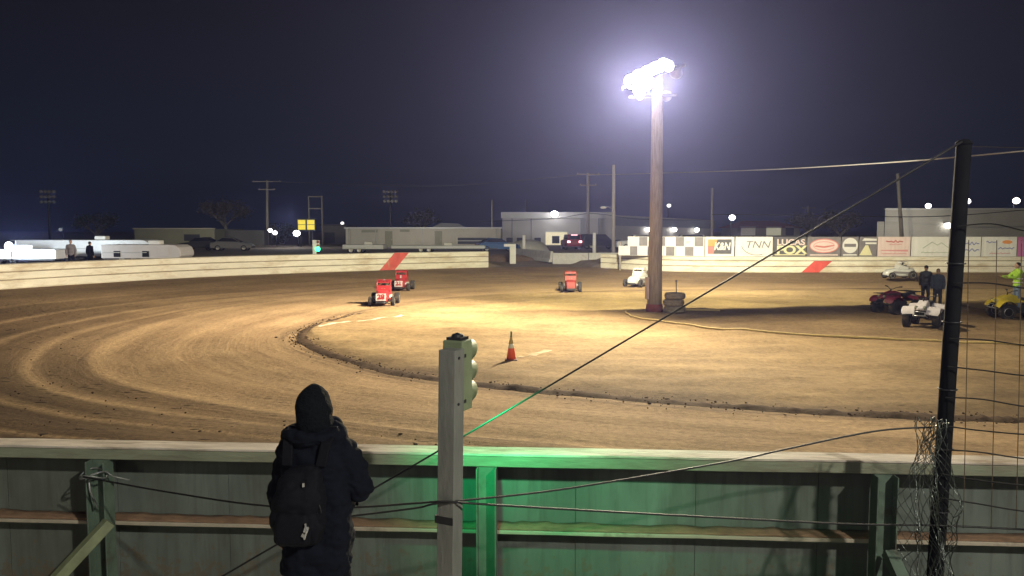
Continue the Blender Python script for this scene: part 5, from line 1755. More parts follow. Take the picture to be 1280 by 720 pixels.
# B: long beige block
YB = 104
bb = thing('beige_building', 'long low beige block building with a pale roof edge, left of the grey shed'.replace(', left of', ' beside'), 'building')
mb = MB(); xa, xb = blk(mb, 432, 626, YB, YB + 14, at(520, 286, YB).z); mb.build('wall', M_beige, bb)
mb = MB(); mb.box(((xa + xb) / 2, YB - 0.1, at(520, 286, YB).z + 0.1), (xb - xa + 0.3, 0.3, 0.2)); mb.build('roof_edge', M_shedroof, bb)
for pa_, pb2, py in ((452, 472, 289), (500, 512, 288.5)):
    p, q = at(pa_, py, YB), at(pb2, py, YB)
    MB().box(((p.x + q.x) / 2, YB - 0.04, p.z), (q.x - p.x, 0.06, 0.3)).build('vent', M_olive, bb)
for px in (486, 548):
    p = at(px, 300, YB)
    d_ = MB().box((p.x, YB - 0.04, 1.0 + 1.05), (0.95, 0.06, 2.1)).build('door', M_olive, bb, bevel=0.01)
    MB().box((p.x + 0.35, YB - 0.09, 2.0), (0.05, 0.05, 0.16)).build('handle', M_steel, d_)
for px in (437, 470, 528, 620):
    p = at(px, 300, YB)
    MB().tube([(p.x, YB - 0.08, 1.0), (p.x, YB - 0.08, at(520, 286, YB).z)], 0.05, 6).build('downpipe', M_shedroof, bb, True)
p, q = at(572, 301, YB), at(608, 301, YB)
wd = MB().box(((p.x + q.x) / 2, YB - 0.04, p.z), (q.x - p.x, 0.06, 0.8)).build('window', M_darkopen, bb)
MB().box(((p.x + q.x) / 2, YB - 0.09, p.z), (q.x - p.x, 0.05, 0.08)).box((p.x - 0.05, YB - 0.09, p.z), (0.1, 0.05, 0.9)).box((q.x + 0.05, YB - 0.09, p.z), (0.1, 0.05, 0.9)).build('frame', M_shedroof, wd)
p = at(560, 284, YB + 10)
MB().add([(p.x - 3.6, YB + 7, p.z - 0.8), (p.x + 3.6, YB + 7, p.z - 0.8), (p.x + 3.6, YB + 13, p.z - 0.8), (p.x - 3.6, YB + 13, p.z - 0.8), (p.x - 1.0, YB + 10, p.z + 0.6), (p.x + 1.5, YB + 10, p.z + 0.5)], [(0, 1, 5, 4), (2, 3, 4, 5), (0, 4, 3), (1, 2, 5)]).build('roof', M_shedroof, bb)

# C: low olive block
YC = 112
cb = thing('low_building', 'low olive block building with flat roof behind the white trailers', 'building')
mb = MB(); xa, xb = blk(mb, 168, 268, YC, YC + 12, at(200, 286.5, YC).z); mb.build('wall', M_olive, cb)
mb = MB(); mb.box(((xa + xb) / 2, YC - 0.1, at(200, 286.5, YC).z + 0.08), (xb - xa + 0.3, 0.3, 0.16)); mb.build('roof_edge', M_beige, cb)
p = at(240, 297, YC)
MB().box((p.x, YC - 0.04, p.z), (2.2, 0.06, 0.9)).build('window', M_darkopen, cb)
mb = MB(); xa, xb = blk(mb, 268.5, 330, YC + 4, YC + 14, at(300, 288, YC).z); mb.build('wall', mat('dim_block', (0.10, 0.10, 0.09), 0.8, 0.1, 0.6, 0.1), cb)

# C2: dim shed behind the scoreboard
sb_ = thing('dim_shed', 'dim flat roofed shed between the yellow sign and the beige building', 'shed')
mb = MB(); xa, xb = blk(mb, 402, 431, 125, 135, at(415, 282, 125).z); mb.build('wall', mat('dim_shed_wall', (0.12, 0.11, 0.10), 0.8, 0.1, 0.6, 0.1), sb_)
MB().box(((xa + xb) / 2, 124.9, at(415, 282, 125).z + 0.1), (xb - xa + 0.4, 0.3, 0.2)).build('roof_edge', M_dark, sb_)
p = at(412, 297, 125)
MB().box((p.x, 124.95, p.z), (1.6, 0.06, 1.6)).build('door', M_darkopen, sb_)

# D: big grey warehouse with stepped corner
YD = 92
db = thing('grey_warehouse', 'large pale grey warehouse with ribbed walls and stepped corner behind the banners', 'warehouse')
zd = at(1200, 262, YD).z
mb = MB()
xa = at(1106, 280, YD).x
kx = (YD + 24) / YD
mb.prism([(xa, YD), (xa + 44, YD), (xa * kx + 46, YD + 24), (xa * kx + 0.3, YD + 24)], zd - 0.8, Matrix.Translation((0, 0, (zd + 0.8) / 2)))
xs = at(1097, 280, YD).x
zs = at(1100, 277, YD).z
mb.prism([(xs, YD + 0.1), (xa - 0.006, YD + 0.1), (xa * kx + 0.29, YD + 23.9), (xs * kx + 0.3, YD + 23.9)], zs - 0.8, Matrix.Translation((0, 0, (zs + 0.8) / 2)))
mb.build('wall', M_greywh, db)
MB().box((xa + 22, YD - 0.08, zd + 0.06), (44.2, 0.3, 0.18)).build('roof_edge', M_shedroof, db)
p = at(1186, 282, YD - 0.6)
MB().box((p.x, YD - 0.3, p.z + 0.35), (0.7, 0.6, 0.12)).build('wall_lamp', M_dark, db)
MB().ball((p.x, YD - 0.5, p.z), (0.5, 0.22, 0.35)).build('lamp_glass', emit('warehouse_lamp_lit', (1, 0.95, 0.85), 8), db, True)

# E: houses with a red roof behind the TNN banner
YE = 130
eb = thing('red_roof_house', 'small house with a dull red roof and lit pale wall above the TNN banner', 'house')
mb = MB(); xa, xb = blk(mb, 922, 1000, YE, YE + 10, at(960, 285, YE).z); mb.build('wall', mat('dim_cream_wall', (0.20, 0.19, 0.16), 0.8, 0.1, 0.6, 0.1), eb)
zr = at(960, 285, YE).z
MB().add([(xa - 0.5, YE - 0.6, zr + 0.01), (xb + 0.5, YE - 0.6, zr + 0.01), (xb + 0.5, YE + 11, zr + 0.01), (xa - 0.5, YE + 11, zr + 0.01), (xa + 2.2, YE + 5, zr + 1.2), (xb - 2.5, YE + 5, zr + 1.2)], [(0, 1, 5, 4), (2, 3, 4, 5), (0, 4, 3), (1, 2, 5), (0, 3, 2, 1)]).build('roof', mat('dull_red_roof', (0.22, 0.055, 0.03), 0.8, 0.25, 1, 0.2), eb)
for pa_, pb2, mm in ((926, 944, M_bwhite), (958, 976, M_warmwin), (982, 992, M_darkopen)):
    p, q = at(pa_, 290, YE), at(pb2, 290, YE)
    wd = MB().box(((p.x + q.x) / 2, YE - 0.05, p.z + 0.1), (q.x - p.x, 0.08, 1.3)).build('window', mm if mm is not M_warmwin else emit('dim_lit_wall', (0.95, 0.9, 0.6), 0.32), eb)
    MB().box(((p.x + q.x) / 2, YE - 0.1, p.z + 0.8), (q.x - p.x + 0.2, 0.06, 0.1)).build('frame', M_shedroof, wd)

# ------------------------------------------------------------------ trailers, vans and cars outside
def trailer(label, pa_, pb2, pyt, pyb, Y, depth, m, round_front=True, group='white trailers parked beyond the curved wall', rz=0.0, windows=0):
    p, q = at(pa_, pyt, Y), at(pb2, pyb, Y)
    w, z1, z0 = q.x - p.x, p.z, 1.55
    t = thing('trailer', label, 'trailer', ((p.x + q.x) / 2, Y + depth / 2, 1.0), rz, group)
    h = z1 - 1.0
    pr = 0.35 if round_front else 0.05
    poly = [(-w / 2, 0.45), (w / 2 - pr * 0.5, 0.45), (w / 2, 0.45 + pr * 0.5), (w / 2, h - pr * 1.4), (w / 2 - pr * 0.4, h - pr * 0.5), (w / 2 - pr * 1.2, h - 0.03), (w / 2 - pr * 2, h), (-w / 2, h)]
    MB().prism(poly, depth, Matrix.Rotation(PI / 2, 4, 'X')).build('shell', m, t, bevel=0.04)
    MB().box((0, 0, 0.40), (w * 0.96, depth * 0.9, 0.12)).box((w / 2 + 0.6, 0, 0.42), (1.3, 0.12, 0.1)).build('chassis', M_dark, t)
    for x in (-w * 0.1, -w * 0.1 - 0.8):
        for s in (-1, 1):
            wheel(t, (x, s * (depth / 2 - 0.15), 0.34), 0.34, 0.22)
    MB().box((-w * 0.2, -depth / 2 - 0.02, h * 0.62), (w * 0.55, 0.02, 0.05)).build('trim', M_shedroof, t)
    MB().box((w * 0.28, -depth / 2 - 0.015, 0.5 + (h - 0.6) / 2), (0.75, 0.02, h - 0.75)).build('door', m, t, bevel=0.008)
    for i in range(windows):
        x = -w * 0.3 + i * w * 0.36
        wd = MB().box((x, -depth / 2 - 0.012, h * 0.55), (0.45, 0.02, 0.4)).build('window', M_glass, t)
    MB().box((w * 0.1, 0, h + 0.14), (0.8, 0.7, 0.28)).build('roof_vent', M_bwhite, t, bevel=0.05)
    return t
M_trailer = mat('trailer_white', (0.66, 0.67, 0.68), 0.4, 0.06, 1, 0.03)
M_trailerpink = mat('trailer_off_white', (0.60, 0.57, 0.57), 0.45, 0.06, 1, 0.03)
trailer('longest white enclosed trailer, beyond the two spectators at the curved wall', 12, 188, 300, 322, 58, 2.4, M_trailer, True)
trailer('off white camper trailer with small square windows and rounded nose', 126, 226, 306, 322, 54, 2.3, M_trailerpink, True, windows=2)
trailer('white trailer lit glaring bright by the work lamp at the photo edge', -60, 70, 312, 326, 53, 2.2, M_trailer, False)
trailer('short white trailer in front of the beige building', 428, 479, 306, 316, 78, 2.2, M_trailer, False)
trailer('long white trailer between the beige building and the curved wall end', 489, 606, 307, 316, 80, 2.3, M_trailer, False)

def car(label, px, pyt, Y, m, rz, kind='car', lights=None, s=1.0):
    """parked car or pickup; its roof top is seen at (px, pyt)"""
    p = at(px, pyt, Y)
    t = thing('parked_' + kind, label, kind, (p.x, Y, 1.0), rz, 'cars parked beyond the track')
    H = 1.5 if kind == 'car' else 1.8
    L, W = 4.4, 1.78
    if kind == 'car':
        prof = [(-2.2, 0.3), (2.2, 0.3), (2.22, 0.62), (1.9, 0.82), (0.95, 0.92), (-1.7, 0.98), (-2.18, 0.9), (-2.22, 0.55)]
        cab = [(1.0, 0.9), (0.25, 1.42), (-0.95, 1.48), (-1.75, 0.96)]
    else:
        prof = [(-2.4, 0.42), (2.4, 0.42), (2.42, 0.95), (2.2, 1.08), (0.95, 1.15), (-2.4, 1.12), (-2.45, 0.7)]
        cab = [(1.1, 1.12), (0.45, 1.75), (-2.1, 1.78), (-2.38, 1.1)]
    Mr = Matrix.Rotation(PI / 2, 4, 'X')
    MB().prism(prof, W, Mr).build('body', m, t, bevel=0.07)
    MB().prism(cab, W * 0.86, Mr).build('cabin', m, t, bevel=0.07)
    n = len(cab)
    cz = sum(z for _, z in cab) / n
    cx = sum(x for x, _ in cab) / n
    MB().prism([(cx + (x - cx) * 0.86, cz + 0.03 + (z - cz) * 0.72) for x, z in cab], W * 0.885, Mr).build('side_window', M_glass, t)
    (xa_, z_a), (xb_, z_b) = cab[0], cab[1]
    MB().add([(xa_ - 0.02 + 0.03, -0.66, z_a + 0.06), (xa_ - 0.02 + 0.03, 0.66, z_a + 0.06), (xb_ + 0.05, 0.6, z_b - 0.04), (xb_ + 0.05, -0.6, z_b - 0.04)], [(0, 1, 2, 3)]).build('windscreen', M_glass, t)
    (xc_, z_c), (xd_, z_d) = cab[2], cab[3]
    MB().add([(xd_ - 0.03, -0.66, z_d + 0.12), (xd_ - 0.03, 0.66, z_d + 0.12), (xc_ - 0.06, 0.6, z_c - 0.08), (xc_ - 0.06, -0.6, z_c - 0.08)], [(3, 2, 1, 0)]).build('rear_window', M_glass, t)
    r = 0.33 if kind == 'car' else 0.39
    for x in (1.38, -1.38):
        for sd in (-1, 1):
            wheel(t, (x, sd * (W / 2 - 0.1), r), r, 0.22)
    for sd in (-1, 1):
        MB().box((2.2 if kind == 'car' else 2.41, sd * 0.62, 0.7 if kind == 'car' else 0.9), (0.06, 0.36, 0.16)).build('headlight', M_lensglass, t, bevel=0.02)
        MB().box((-2.2 if kind == 'car' else -2.43, sd * 0.66, 0.75 if kind == 'car' else 0.95), (0.06, 0.34, 0.22)).build('tail_light', lights or M_lensred, t, bevel=0.02)
    for x in (2.2, -2.22):
        MB().box((x, 0, 0.43), (0.16, W * 0.94, 0.16)).build('bumper', M_black, t, bevel=0.03)
    if lights:
        MB().box((-2.16, 0, 1.71), (0.06, 0.7, 0.06)).build('brake_light', lights, t)
    return t
car('blue car parked behind the gate post by the wall gap', 622, 310, 84, mat('blue_car_paint', (0.05, 0.14, 0.36), 0.3, 0.05, 3, 0.02), R(15))
car('red sport utility with glowing tail lights near the lit doorway', 714, 299, 93, mat('dark_red_car_paint', (0.22, 0.012, 0.03), 0.3, 0.05, 3, 0.02), R(95), 'truck', emit('tail_light_lit', (1.0, 0.45, 0.5), 5))
car('black pickup parked behind the concrete barriers', 750, 300, 95, mat('black_car_paint', (0.02, 0.02, 0.025), 0.25, 0.05, 3, 0.02), R(15), 'truck')
car('pale grey car parked on the dim lot beneath the round thin leaved tree', 291, 314, 88, mat('pale_grey_car_paint', (0.22, 0.22, 0.23), 0.35, 0.05, 3, 0.02), R(5))
car('dark sedan next to the pale grey car on the dim lot', 250, 309, 90, mat('charcoal_car_paint', (0.05, 0.05, 0.055), 0.3, 0.05, 3, 0.02), R(175))
car('white van-like truck behind the chequered board', 797, 291, 88, M_trailer, R(180), 'truck')
car('silver truck parked behind the chequered board under the eave lamps', 856, 293, 92, mat('silver_car_paint', (0.4, 0.4, 0.42), 0.35, 0.05, 3, 0.02), R(175), 'truck')
car('pale car parked behind the orange logo banner', 905, 296, 96, M_trailerpink, R(0))

# gate details
gp = at(641, 332, 70)
gt = thing('gate_post', 'stout white gate post with a wide cap in the wall gap', 'post', (gp.x, 70, 0.38))
MB().box((0, 0, 0.75), (0.55, 0.55, 1.5)).build('shaft', M_bwhite, gt, bevel=0.03)
MB().box((-0.25, 0, 1.62), (1.05, 0.7, 0.24)).build('cap', M_bwhite, gt, bevel=0.04)
def jersey(label, A, B, z, h=0.95):
    A, B = Vector(A), Vector(B)
    d = B - A
    t = tag(MB().prism([(-0.3, 0), (0.3, 0), (0.3, 0.08), (0.17, 0.33), (0.10, h), (-0.10, h), (-0.17, 0.33), (-0.3, 0.08)], d.length - 0.06, Matrix.Rotation(PI / 2, 4, 'X')).build('concrete_barrier', M_concrete, None, bevel=0.015), label, 'barrier', 'concrete barriers at the wall gap')
    t.location = ((A.x + B.x) / 2, (A.y + B.y) / 2, z)
    t.rotation_euler = (0, 0, math.atan2(d.y, d.x) - PI / 2)
p1, p2, p3, p4 = at(690, 331, 69), at(735, 331, 69.5), at(782, 331, 70), at(645, 331, 80)
jersey('concrete barrier angled back from the corner beside the white gate post', (p4.x, 79, 0), (p1.x, 69, 0), 0.55)
jersey('concrete barrier in front of the red sport utility', (p1.x, 69, 0), (p2.x, 69.5, 0), 0.40)
jersey('concrete barrier ending next to the chequered board', (p2.x, 69.5, 0), (p3.x, 70, 0), 0.40)
# pale tarpaulin mound
tp = at(660, 318, 86)
mb = MB()
rings = []
for i in range(13):
    u = -1 + 2 * i / 12
    h = 1.25 * math.sqrt(max(0.0, 1 - u * u)) + 0.04
    rings.append([(u * 2.3, 2.0 * math.cos(PI * k / 8) * max(0.3, math.sqrt(max(0, 1 - u * u))), h * math.sin(PI * k / 8) + (0.04 * noise.noise(Vector((u * 4, k, 0))) if 0 < k < 8 else 0)) for k in range(9)])
mb.loft(rings)
o = mb.build('tarpaulin_mound', mat('pale_tarpaulin', (0.42, 0.41, 0.36), 0.7, 0.1, 2, 0.2), None, True)
o.location = (tp.x, 86, 0.98)
tag(o, 'rounded mound under a pale tarpaulin behind the concrete barriers', 'mound')
# heap of dirt in the gap
hp_ = at(650, 331, 73)
mb = MB()
vs, fs = [], []
nx_, ny_ = 28, 16
for i in range(nx_ + 1):
    for j in range(ny_ + 1):
        x, y = -3.2 + 6.4 * i / nx_, -2 + 4 * j / ny_
        rr = (x / 3.2) ** 2 + (y / 2) ** 2
        z = 0.75 * max(0, 1 - rr) + 0.10 * noise.noise(Vector((x * 1.4, y * 1.4, 0))) * max(0, 1 - rr)
        vs.append((x, y, z - 0.05))
for i in range(nx_):
    for j in range(ny_):
        a = i * (ny_ + 1) + j
        fs.append((a, a + ny_ + 1, a + ny_ + 2, a + 1))
o = mb.add(vs, fs).build('dirt_heap', mat('heap_soil', (0.20, 0.13, 0.075), 0.95, 0.3, 3, 0.4), None, True)
o.location = (hp_.x - 1.2, 73.5, 0.45)
tag(o, 'low heap of brown dirt beside the white gate post', 'heap')

# ------------------------------------------------------------------ poles, lamps, signs far away
GU = 'utility poles beyond the track'
def upole(label, px, py_top, Y, r=0.16, arm=None, lean_px=0, m=M_greywood, lamp=None, z0=0.95):
    top = at(px, py_top, Y)
    foot = at(px + lean_px, 300, Y)
    t = thing('utility_pole', label, 'utility pole', (foot.x, Y, z0), 0, GU)
    H = top.z - z0
    dx = top.x - foot.x
    MB().tube([(0, 0, 0), (dx, 0, H)], [r, r * 0.75], 10).build('shaft', m, t, True)
    if arm:
        for az, aw in arm:
            MB().box((dx, -r - 0.04, H - az), (aw, 0.10, 0.12)).build('crossarm', m, t)
            for s in (-0.45, 0.45):
                MB().lathe([(0.04, 0), (0.05, 0.06), (0.03, 0.14), (0, 0.15)], Matrix.Translation((dx + s * aw, -r - 0.04, H - az + 0.06)), 8).build('insulator', M_steel, t, True)
    if lamp:
        az, lx = lamp
        MB().tube([(dx, 0, H - az), (dx + lx * 0.5, -0.1, H - az + 0.25), (dx + lx, -0.1, H - az + 0.2)], 0.04, 6).build('lamp_arm', M_steel, t, True)
        MB().ball((dx + lx, -0.1, H - az + 0.18), (0.3, 0.16, 0.13)).build('lamp_head', M_bwhite, t, True)
    return t
upole('utility pole with double crossarms near the yellow sign', 334, 225, 118, 0.22, [(0.25, 4.2), (1.4, 2.4)])
upole('utility pole with crossarms standing before the grey shed', 735, 216, 104, 0.24, [(0.2, 3.0), (1.6, 2.2)])
upole('tall pale pole with a small lamp arm before the grey shed', 767, 206, 80, 0.20, None, 0, mat('pale_pole', (0.40, 0.36, 0.33), 0.8, 0.2, 4, 0.2, stretch=(3, 3, 0.4)), (4.4, -1.0))
upole('dark pole at the far corner of the grey shed', 890, 235, 100, 0.18)
upole('leaning wooden pole in front of the grey warehouse', 1122, 217, 86, 0.22, None, 7)
upole('thin pole at the end of the beige building', 615, 250, 110, 0.14)
upole('faint thin pole rising behind the grey shed', 657, 250, 165, 0.14)
upole('faint short pole with crossarm behind the red roof house', 1010, 258, 150, 0.16, [(0.3, 2.4)])
upole('slim white post among the parked cars', 655, 294, 78, 0.2, None, 0, M_bwhite)
upole('slim white post beside the black pickup', 743, 291, 78, 0.2, None, 0, M_bwhite)

def lamp(label, px, py, Y, s=0.3, m=M_farlens, arm=True):
    p = at(px, py, Y)
    t = thing('street_lamp', label, 'street lamp', (p.x, Y, 0.95), 0, 'street lamps beyond the track')
    h = p.z - 0.95
    MB().tube([(0, 0.6, 0), (0, 0.6, h + 0.2)], [0.09, 0.06], 8).tube([(0, 0.6, h + 0.2), (0, 0.0, h + s * 1.05)], 0.04, 6).build('pole', M_dark, t, True)
    MB().box((0, -0.02, h + s * 0.98), (s * 1.5, s * 1.3, s * 0.35)).build('lamp_head', M_dark, t, bevel=0.03)
    MB().ball((0, -0.1, h), (s * 1.0, s * 0.7, s * 0.82)).build('lamp_glass', m, t, True)
    return t
M_coldlens = emit('cold_lamp_lit', (0.92, 0.97, 1.0), 9)
M_dimlens = emit('dim_lamp_lit', (1.0, 0.97, 0.9), 3)
lamp('street lamp glowing alone beyond the orange logo banner', 915, 272, 105, 0.42, M_coldlens)
lamp('small tilted lamp just beside the floodlight pole', 836, 257, 140, 0.36, M_dimlens)
lamp('first lamp over the grey warehouse roof, nearest its stepped corner', 1160, 257.5, 130, 0.48, M_coldlens)
lamp('lamp over the grey warehouse roof, touching the dark pole', 1209, 251.5, 130, 0.50, M_farlens)
lamp('lamp over the grey warehouse roof, furthest along it at the photo edge', 1270, 251, 130, 0.58, M_farlens)
lamp('upper lamp of a close pair beside the utility pole with double crossarms', 338, 288, 115, 0.32)
lamp('lower lamp of a close pair beside the utility pole with double crossarms', 344, 291, 113, 0.34)
lamp('bright lamp right under the yellow sign'.replace('right ', 'close '), 371, 291.5, 110, 0.48, emit('bright_lamp_lit', (0.95, 0.97, 1), 16))
lamp('tiny dim lamp over the dim shed beside the beige building', 428, 279, 135, 0.28, M_dimlens)
lamp('tiny dim lamp above the longest white trailer', 76, 287, 120, 0.3, emit('very_dim_lamp_lit', (0.6, 0.65, 0.7), 0.35))

# yellow lit sign with its frame
ys = at(383, 281, 108)
yt = thing('lit_sign', 'lit yellow two panel sign on posts', 'sign', (ys.x, 108, 0.95))
h = ys.z - 0.95
for s in (-0.62, 0.62):
    MB().box((s * 0.98, 0, h), (0.98, 0.16, 1.3)).build('light_panel', emit('yellow_panel_lit', (1.0, 0.78, 0.05), 0.95), yt)
MB().box((0, 0.05, h + 0.73), (2.5, 0.3, 0.14)).box((0, 0.05, h - 0.73), (2.5, 0.3, 0.14)).box((-1.18, 0.05, h), (0.14, 0.3, 1.4)).box((1.18, 0.05, h), (0.14, 0.3, 1.4)).box((0, 0.02, h), (0.22, 0.24, 1.4)).box((0, -0.06, h + 0.02), (2.2, 0.12, 0.07)).build('frame', M_black, yt)
for x in (-0.8, 0.8):
    MB().tube([(x, 0.1, 0), (x, 0.1, h - 0.7)], 0.1, 8).build('sign_post', M_dark, yt, True)
# H frame
hf = at(394, 245, 122)
ht = thing('steel_frame', 'open steel frame of two posts and two bars rising behind the yellow sign', 'frame', (hf.x, 122, 0.95))
H = hf.z - 0.95
for x in (-1.0, 1.0):
    MB().tube([(x, 0, 0), (x, 0, H)], 0.13, 8).build('upright', M_greywood, ht, True)
for z in (0.1, 1.9):
    MB().box((0, -0.05, H - z), (2.2, 0.14, 0.17)).build('crossbar', M_greywood, ht)
# small green track signal beyond the curved wall
gs_ = at(393, 300, 62)
gt = thing('track_signal', 'small white signal post showing a green lamp beyond the curved wall', 'signal', (gs_.x, 62, 1.0))
H = gs_.z - 1.0
MB().box((0, 0, H / 2), (0.28, 0.2, H)).build('post', M_bwhite, gt, bevel=0.02)
MB().box((0.26, 0, H - 0.45), (0.24, 0.22, 0.85)).build('signal_housing', M_bwhite, gt, bevel=0.02)
for i, (dz, mm) in enumerate(((0.15, M_lensred), (0.43, M_lensamber), (0.70, M_greenlens))):
    MB().ball((0.30, -0.14, H - dz), (0.16 if i == 2 else 0.1, 0.1, 0.16 if i == 2 else 0.1)).build('signal_lens', mm, gt, True)
# unlit floodlight towers
def tower(label, px, py, Y, lm):
    p = at(px, py, Y)
    t = thing('floodlight_tower', label, 'light tower', (p.x, Y, 0.95), 0, 'distant floodlight towers')
    H = p.z - 0.95
    MB().tube([(0, 0, 0), (0, 0, H)], [0.2, 0.13], 8).build('mast', M_dark, t, True)
    for i in range(3):
        MB().box((0, -0.1, H - i * 0.75), (2.6 - 0.2 * i, 0.12, 0.12)).build('crossarm', M_greywood, t)
        for x in (-0.9, -0.3, 0.3, 0.9):
            fl_ = MB().lathe([(0.06, 0.3), (0.2, 0.1), (0.26, 0.0), (0.26, -0.05)], Matrix.Translation((x, -0.25, H - i * 0.75 + 0.05)) @ Matrix.Rotation(R(70), 4, 'X'), 12).build('floodlight', lm if i == 2 else M_greywood, t, True)
tower('distant unlit floodlight tower rising over the beige building', 488, 240, 128, M_rim)
tower('distant unlit floodlight tower above the longest white trailer', 60, 240, 118, M_steel)

# power lines
def wire(label, pts, r=0.03, m=None, sag=0.0):
    return cable(pts, label, r, m or M_palewire, 'power_line', 'overhead wires')
wire('overhead wire from the double crossarm pole to the pole before the grey shed', [(334, 227, 118), (440, 230, 114), (560, 232, 110), (735, 217.5, 104)], 0.035)
wire('overhead wire from the grey shed pole toward the dark fence pole and beyond', [(735, 219, 104), (840, 216, 80), (960, 212, 55), (1100, 204, 40), (1200, 196, 34), (1330, 184, 30)], 0.035, mat('bright_wire', (0.34, 0.33, 0.33), 0.45, 0.1, 9, 0.0, metal=0.3))
wire('short overhead wire leaving the dark fence pole near its top', [(1212, 183, 34), (1330, 186, 32)], 0.02)
wire('low overhead wire crossing in front of the grey warehouse', [(890, 268, 84), (1000, 269, 84), (1120, 271, 85), (1200, 269, 80), (1330, 258, 76)], 0.045, M_cable)
wire('low overhead wire sagging along the grey shed wall', [(600, 277, 116), (690, 273.5, 116), (740, 267, 104), (800, 274, 112), (890, 275, 115)], 0.04, M_cable)
wire('faint wire slanting up from the leaning pole', [(1015, 268, 110), (1122, 219, 86), (1190, 183, 70)], 0.02)

# ------------------------------------------------------------------ trees in the dark
def tree(label, px, py_c, Y, rad, hh, leafm, bare=0.4, seed=1, name='bare_tree'):
    rnd = random.Random(seed)
    p = at(px, py_c, Y)
    t = thing(name, label, 'tree', (p.x, Y, 0.9), 0, 'dim trees beyond the track')
    cz = p.z - 0.9
    tr_, tw = MB(), MB()
    tr_.tube([(0, 0, 0), (0.1, 0, cz * 0.35), (0.0, 0.05, cz * 0.6)], [0.35, 0.27, 0.22], 9)
    leaves = []
    def grow(a, d, L, r, depth):
        b = a + d * L
        tr_.tube([a, a.lerp(b, 0.5) + Vector((rnd.uniform(-.1, .1), rnd.uniform(-.1, .1), 0)) * L * 0.5, b], [r, r * 0.8, r * 0.6], 5)
        if depth == 0:
            leaves.append(b)
            return
        for _ in range(3):
            nd = (d + Vector((rnd.uniform(-.8, .8), rnd.uniform(-.8, .8), rnd.uniform(-.25, .5)))).normalized()
            leaves.append(b)
            grow(b, nd, L * rnd.uniform(0.62, 0.82), r * 0.55, depth - 1)
    for k in range(6):
        a = 2 * PI * k / 6 + rnd.uniform(-.3, .3)
        grow(Vector((0, 0, cz * 0.5 + rnd.uniform(-.3, .4))), Vector((math.cos(a) * 0.8, math.sin(a) * 0.8, 0.75)).normalized(), rad * 0.42, 0.13, 3)
    tr_.build('trunk', M_greywood, t, True)
    lv = MB()
    for q in leaves:
        for _ in range(7):
            c = q + Vector((rnd.gauss(0, .35), rnd.gauss(0, .35), rnd.gauss(0, .3)))
            a, b = rnd.uniform(0, 6.3), rnd.uniform(-1, 1)
            u = Vector((math.cos(a), math.sin(a), b)).normalized() * rnd.uniform(0.10, 0.22)
            w_ = u.cross(Vector((rnd.uniform(-1, 1), rnd.uniform(-1, 1), 1))).normalized() * u.length * 0.6
            lv.add([c - u, c + w_, c + u, c - w_], [(0, 1, 2, 3)])
    lv.build('crown', leafm, t)
    return t
M_leafdim = mat('dry_leaves', (0.10, 0.085, 0.06), 0.9, 0.4, 2, 0.0)
M_leafgreen = mat('dark_leaves', (0.06, 0.07, 0.04), 0.9, 0.4, 2, 0.0)
tree('round thin leaved tree above the low olive building', 281, 262, 128, 4.4, 8, M_leafdim, seed=3)
tree('faint small tree behind the beige building', 527, 274, 150, 3.6, 6, M_leafdim, seed=5)
tree('brownish bushy tree beside the grey warehouse corner', 1050, 285, 118, 3.4, 6, M_leafdim, seed=9, name='bushy_tree')
tree('brownish tree between the red roof house and the warehouse', 1012, 281, 126, 3.2, 6, M_leafdim, seed=11, name='bushy_tree')
tree('dark tree close to the utility pole with double crossarms', 352, 303, 122, 2.4, 5, M_leafgreen, seed=13, name='bushy_tree')
tree('dark tree in the unlit corner behind the longest white trailer', 120, 280, 135, 3.6, 7, M_leafgreen, seed=15, name='bushy_tree')

# work lamp by the bright trailer
wp = at(14, 306, 51.2)
wt = thing('work_lamp', 'glaring white work lamp on a stand at the white trailer by the photo edge', 'lamp', (wp.x, 51.2, 1.0))
h = wp.z - 1.0
MB().tube([(0, 0, 0), (0, 0, h)], 0.035, 8).tube([(0, 0, 0.5), (0.4, 0.2, 0)], 0.02, 6).tube([(0, 0, 0.5), (-0.4, 0.2, 0)], 0.02, 6).tube([(0, 0, 0.5), (0, -0.4, 0)], 0.02, 6).build('stand', M_dark, wt, True)
MB().box((0, 0.0, h + 0.1), (0.5, 0.16, 0.36)).build('lamp_head', M_dark, wt, bevel=0.02)
MB().box((0, 0.09, h + 0.1), (0.44, 0.03, 0.30)).build('lamp_glass', emit('work_lamp_lit', (0.85, 0.95, 1), 30), wt)
MB().ball((-0.1, -0.05, h - 0.1), (0.3, 0.16, 0.3)).build('lamp_globe', emit('work_globe_lit', (0.85, 0.95, 1), 8), wt, True)

def point(name, loc, power, col=(1, 1, 1), rad=0.2):
    ld = bpy.data.lights.new(name, 'POINT')
    ld.energy = power
    ld.color = col
    ld.shadow_soft_size = rad
    o = bpy.data.objects.new(name, ld)
    COL.objects.link(o)
    o.location = loc
    return o
point('work_lamp_light', (wp.x, 51.9, wp.z), 1500, (0.8, 0.93, 1.0))
spot('shed_lamp_light', (wl.x, YA - 5.0, wl.z + 0.4), (0, 1, -0.2), 520, 160, 0.8, (0.95, 0.95, 1.0))
p = at(1186, 282, YD - 4)
spot('warehouse_lamp_light', (p.x - 3, YD - 6, p.z + 0.6), (-0.15, 1, 0), 900, 160, 0.8, (1, 0.94, 0.82))
p = at(520, 275, 92)
spot('block_fill_light', (p.x, 93, 5.5), (0, 1, -0.12), 2200, 150, 0.8, (1.0, 0.95, 0.85))  # added light without a fixture, brightening the beige block front
p = at(215, 275, 100)
spot('block_fill_light', (p.x, 103, 5.5), (0, 1, -0.12), 800, 150, 0.8, (1.0, 0.95, 0.75))  # same kind of added light for the olive block
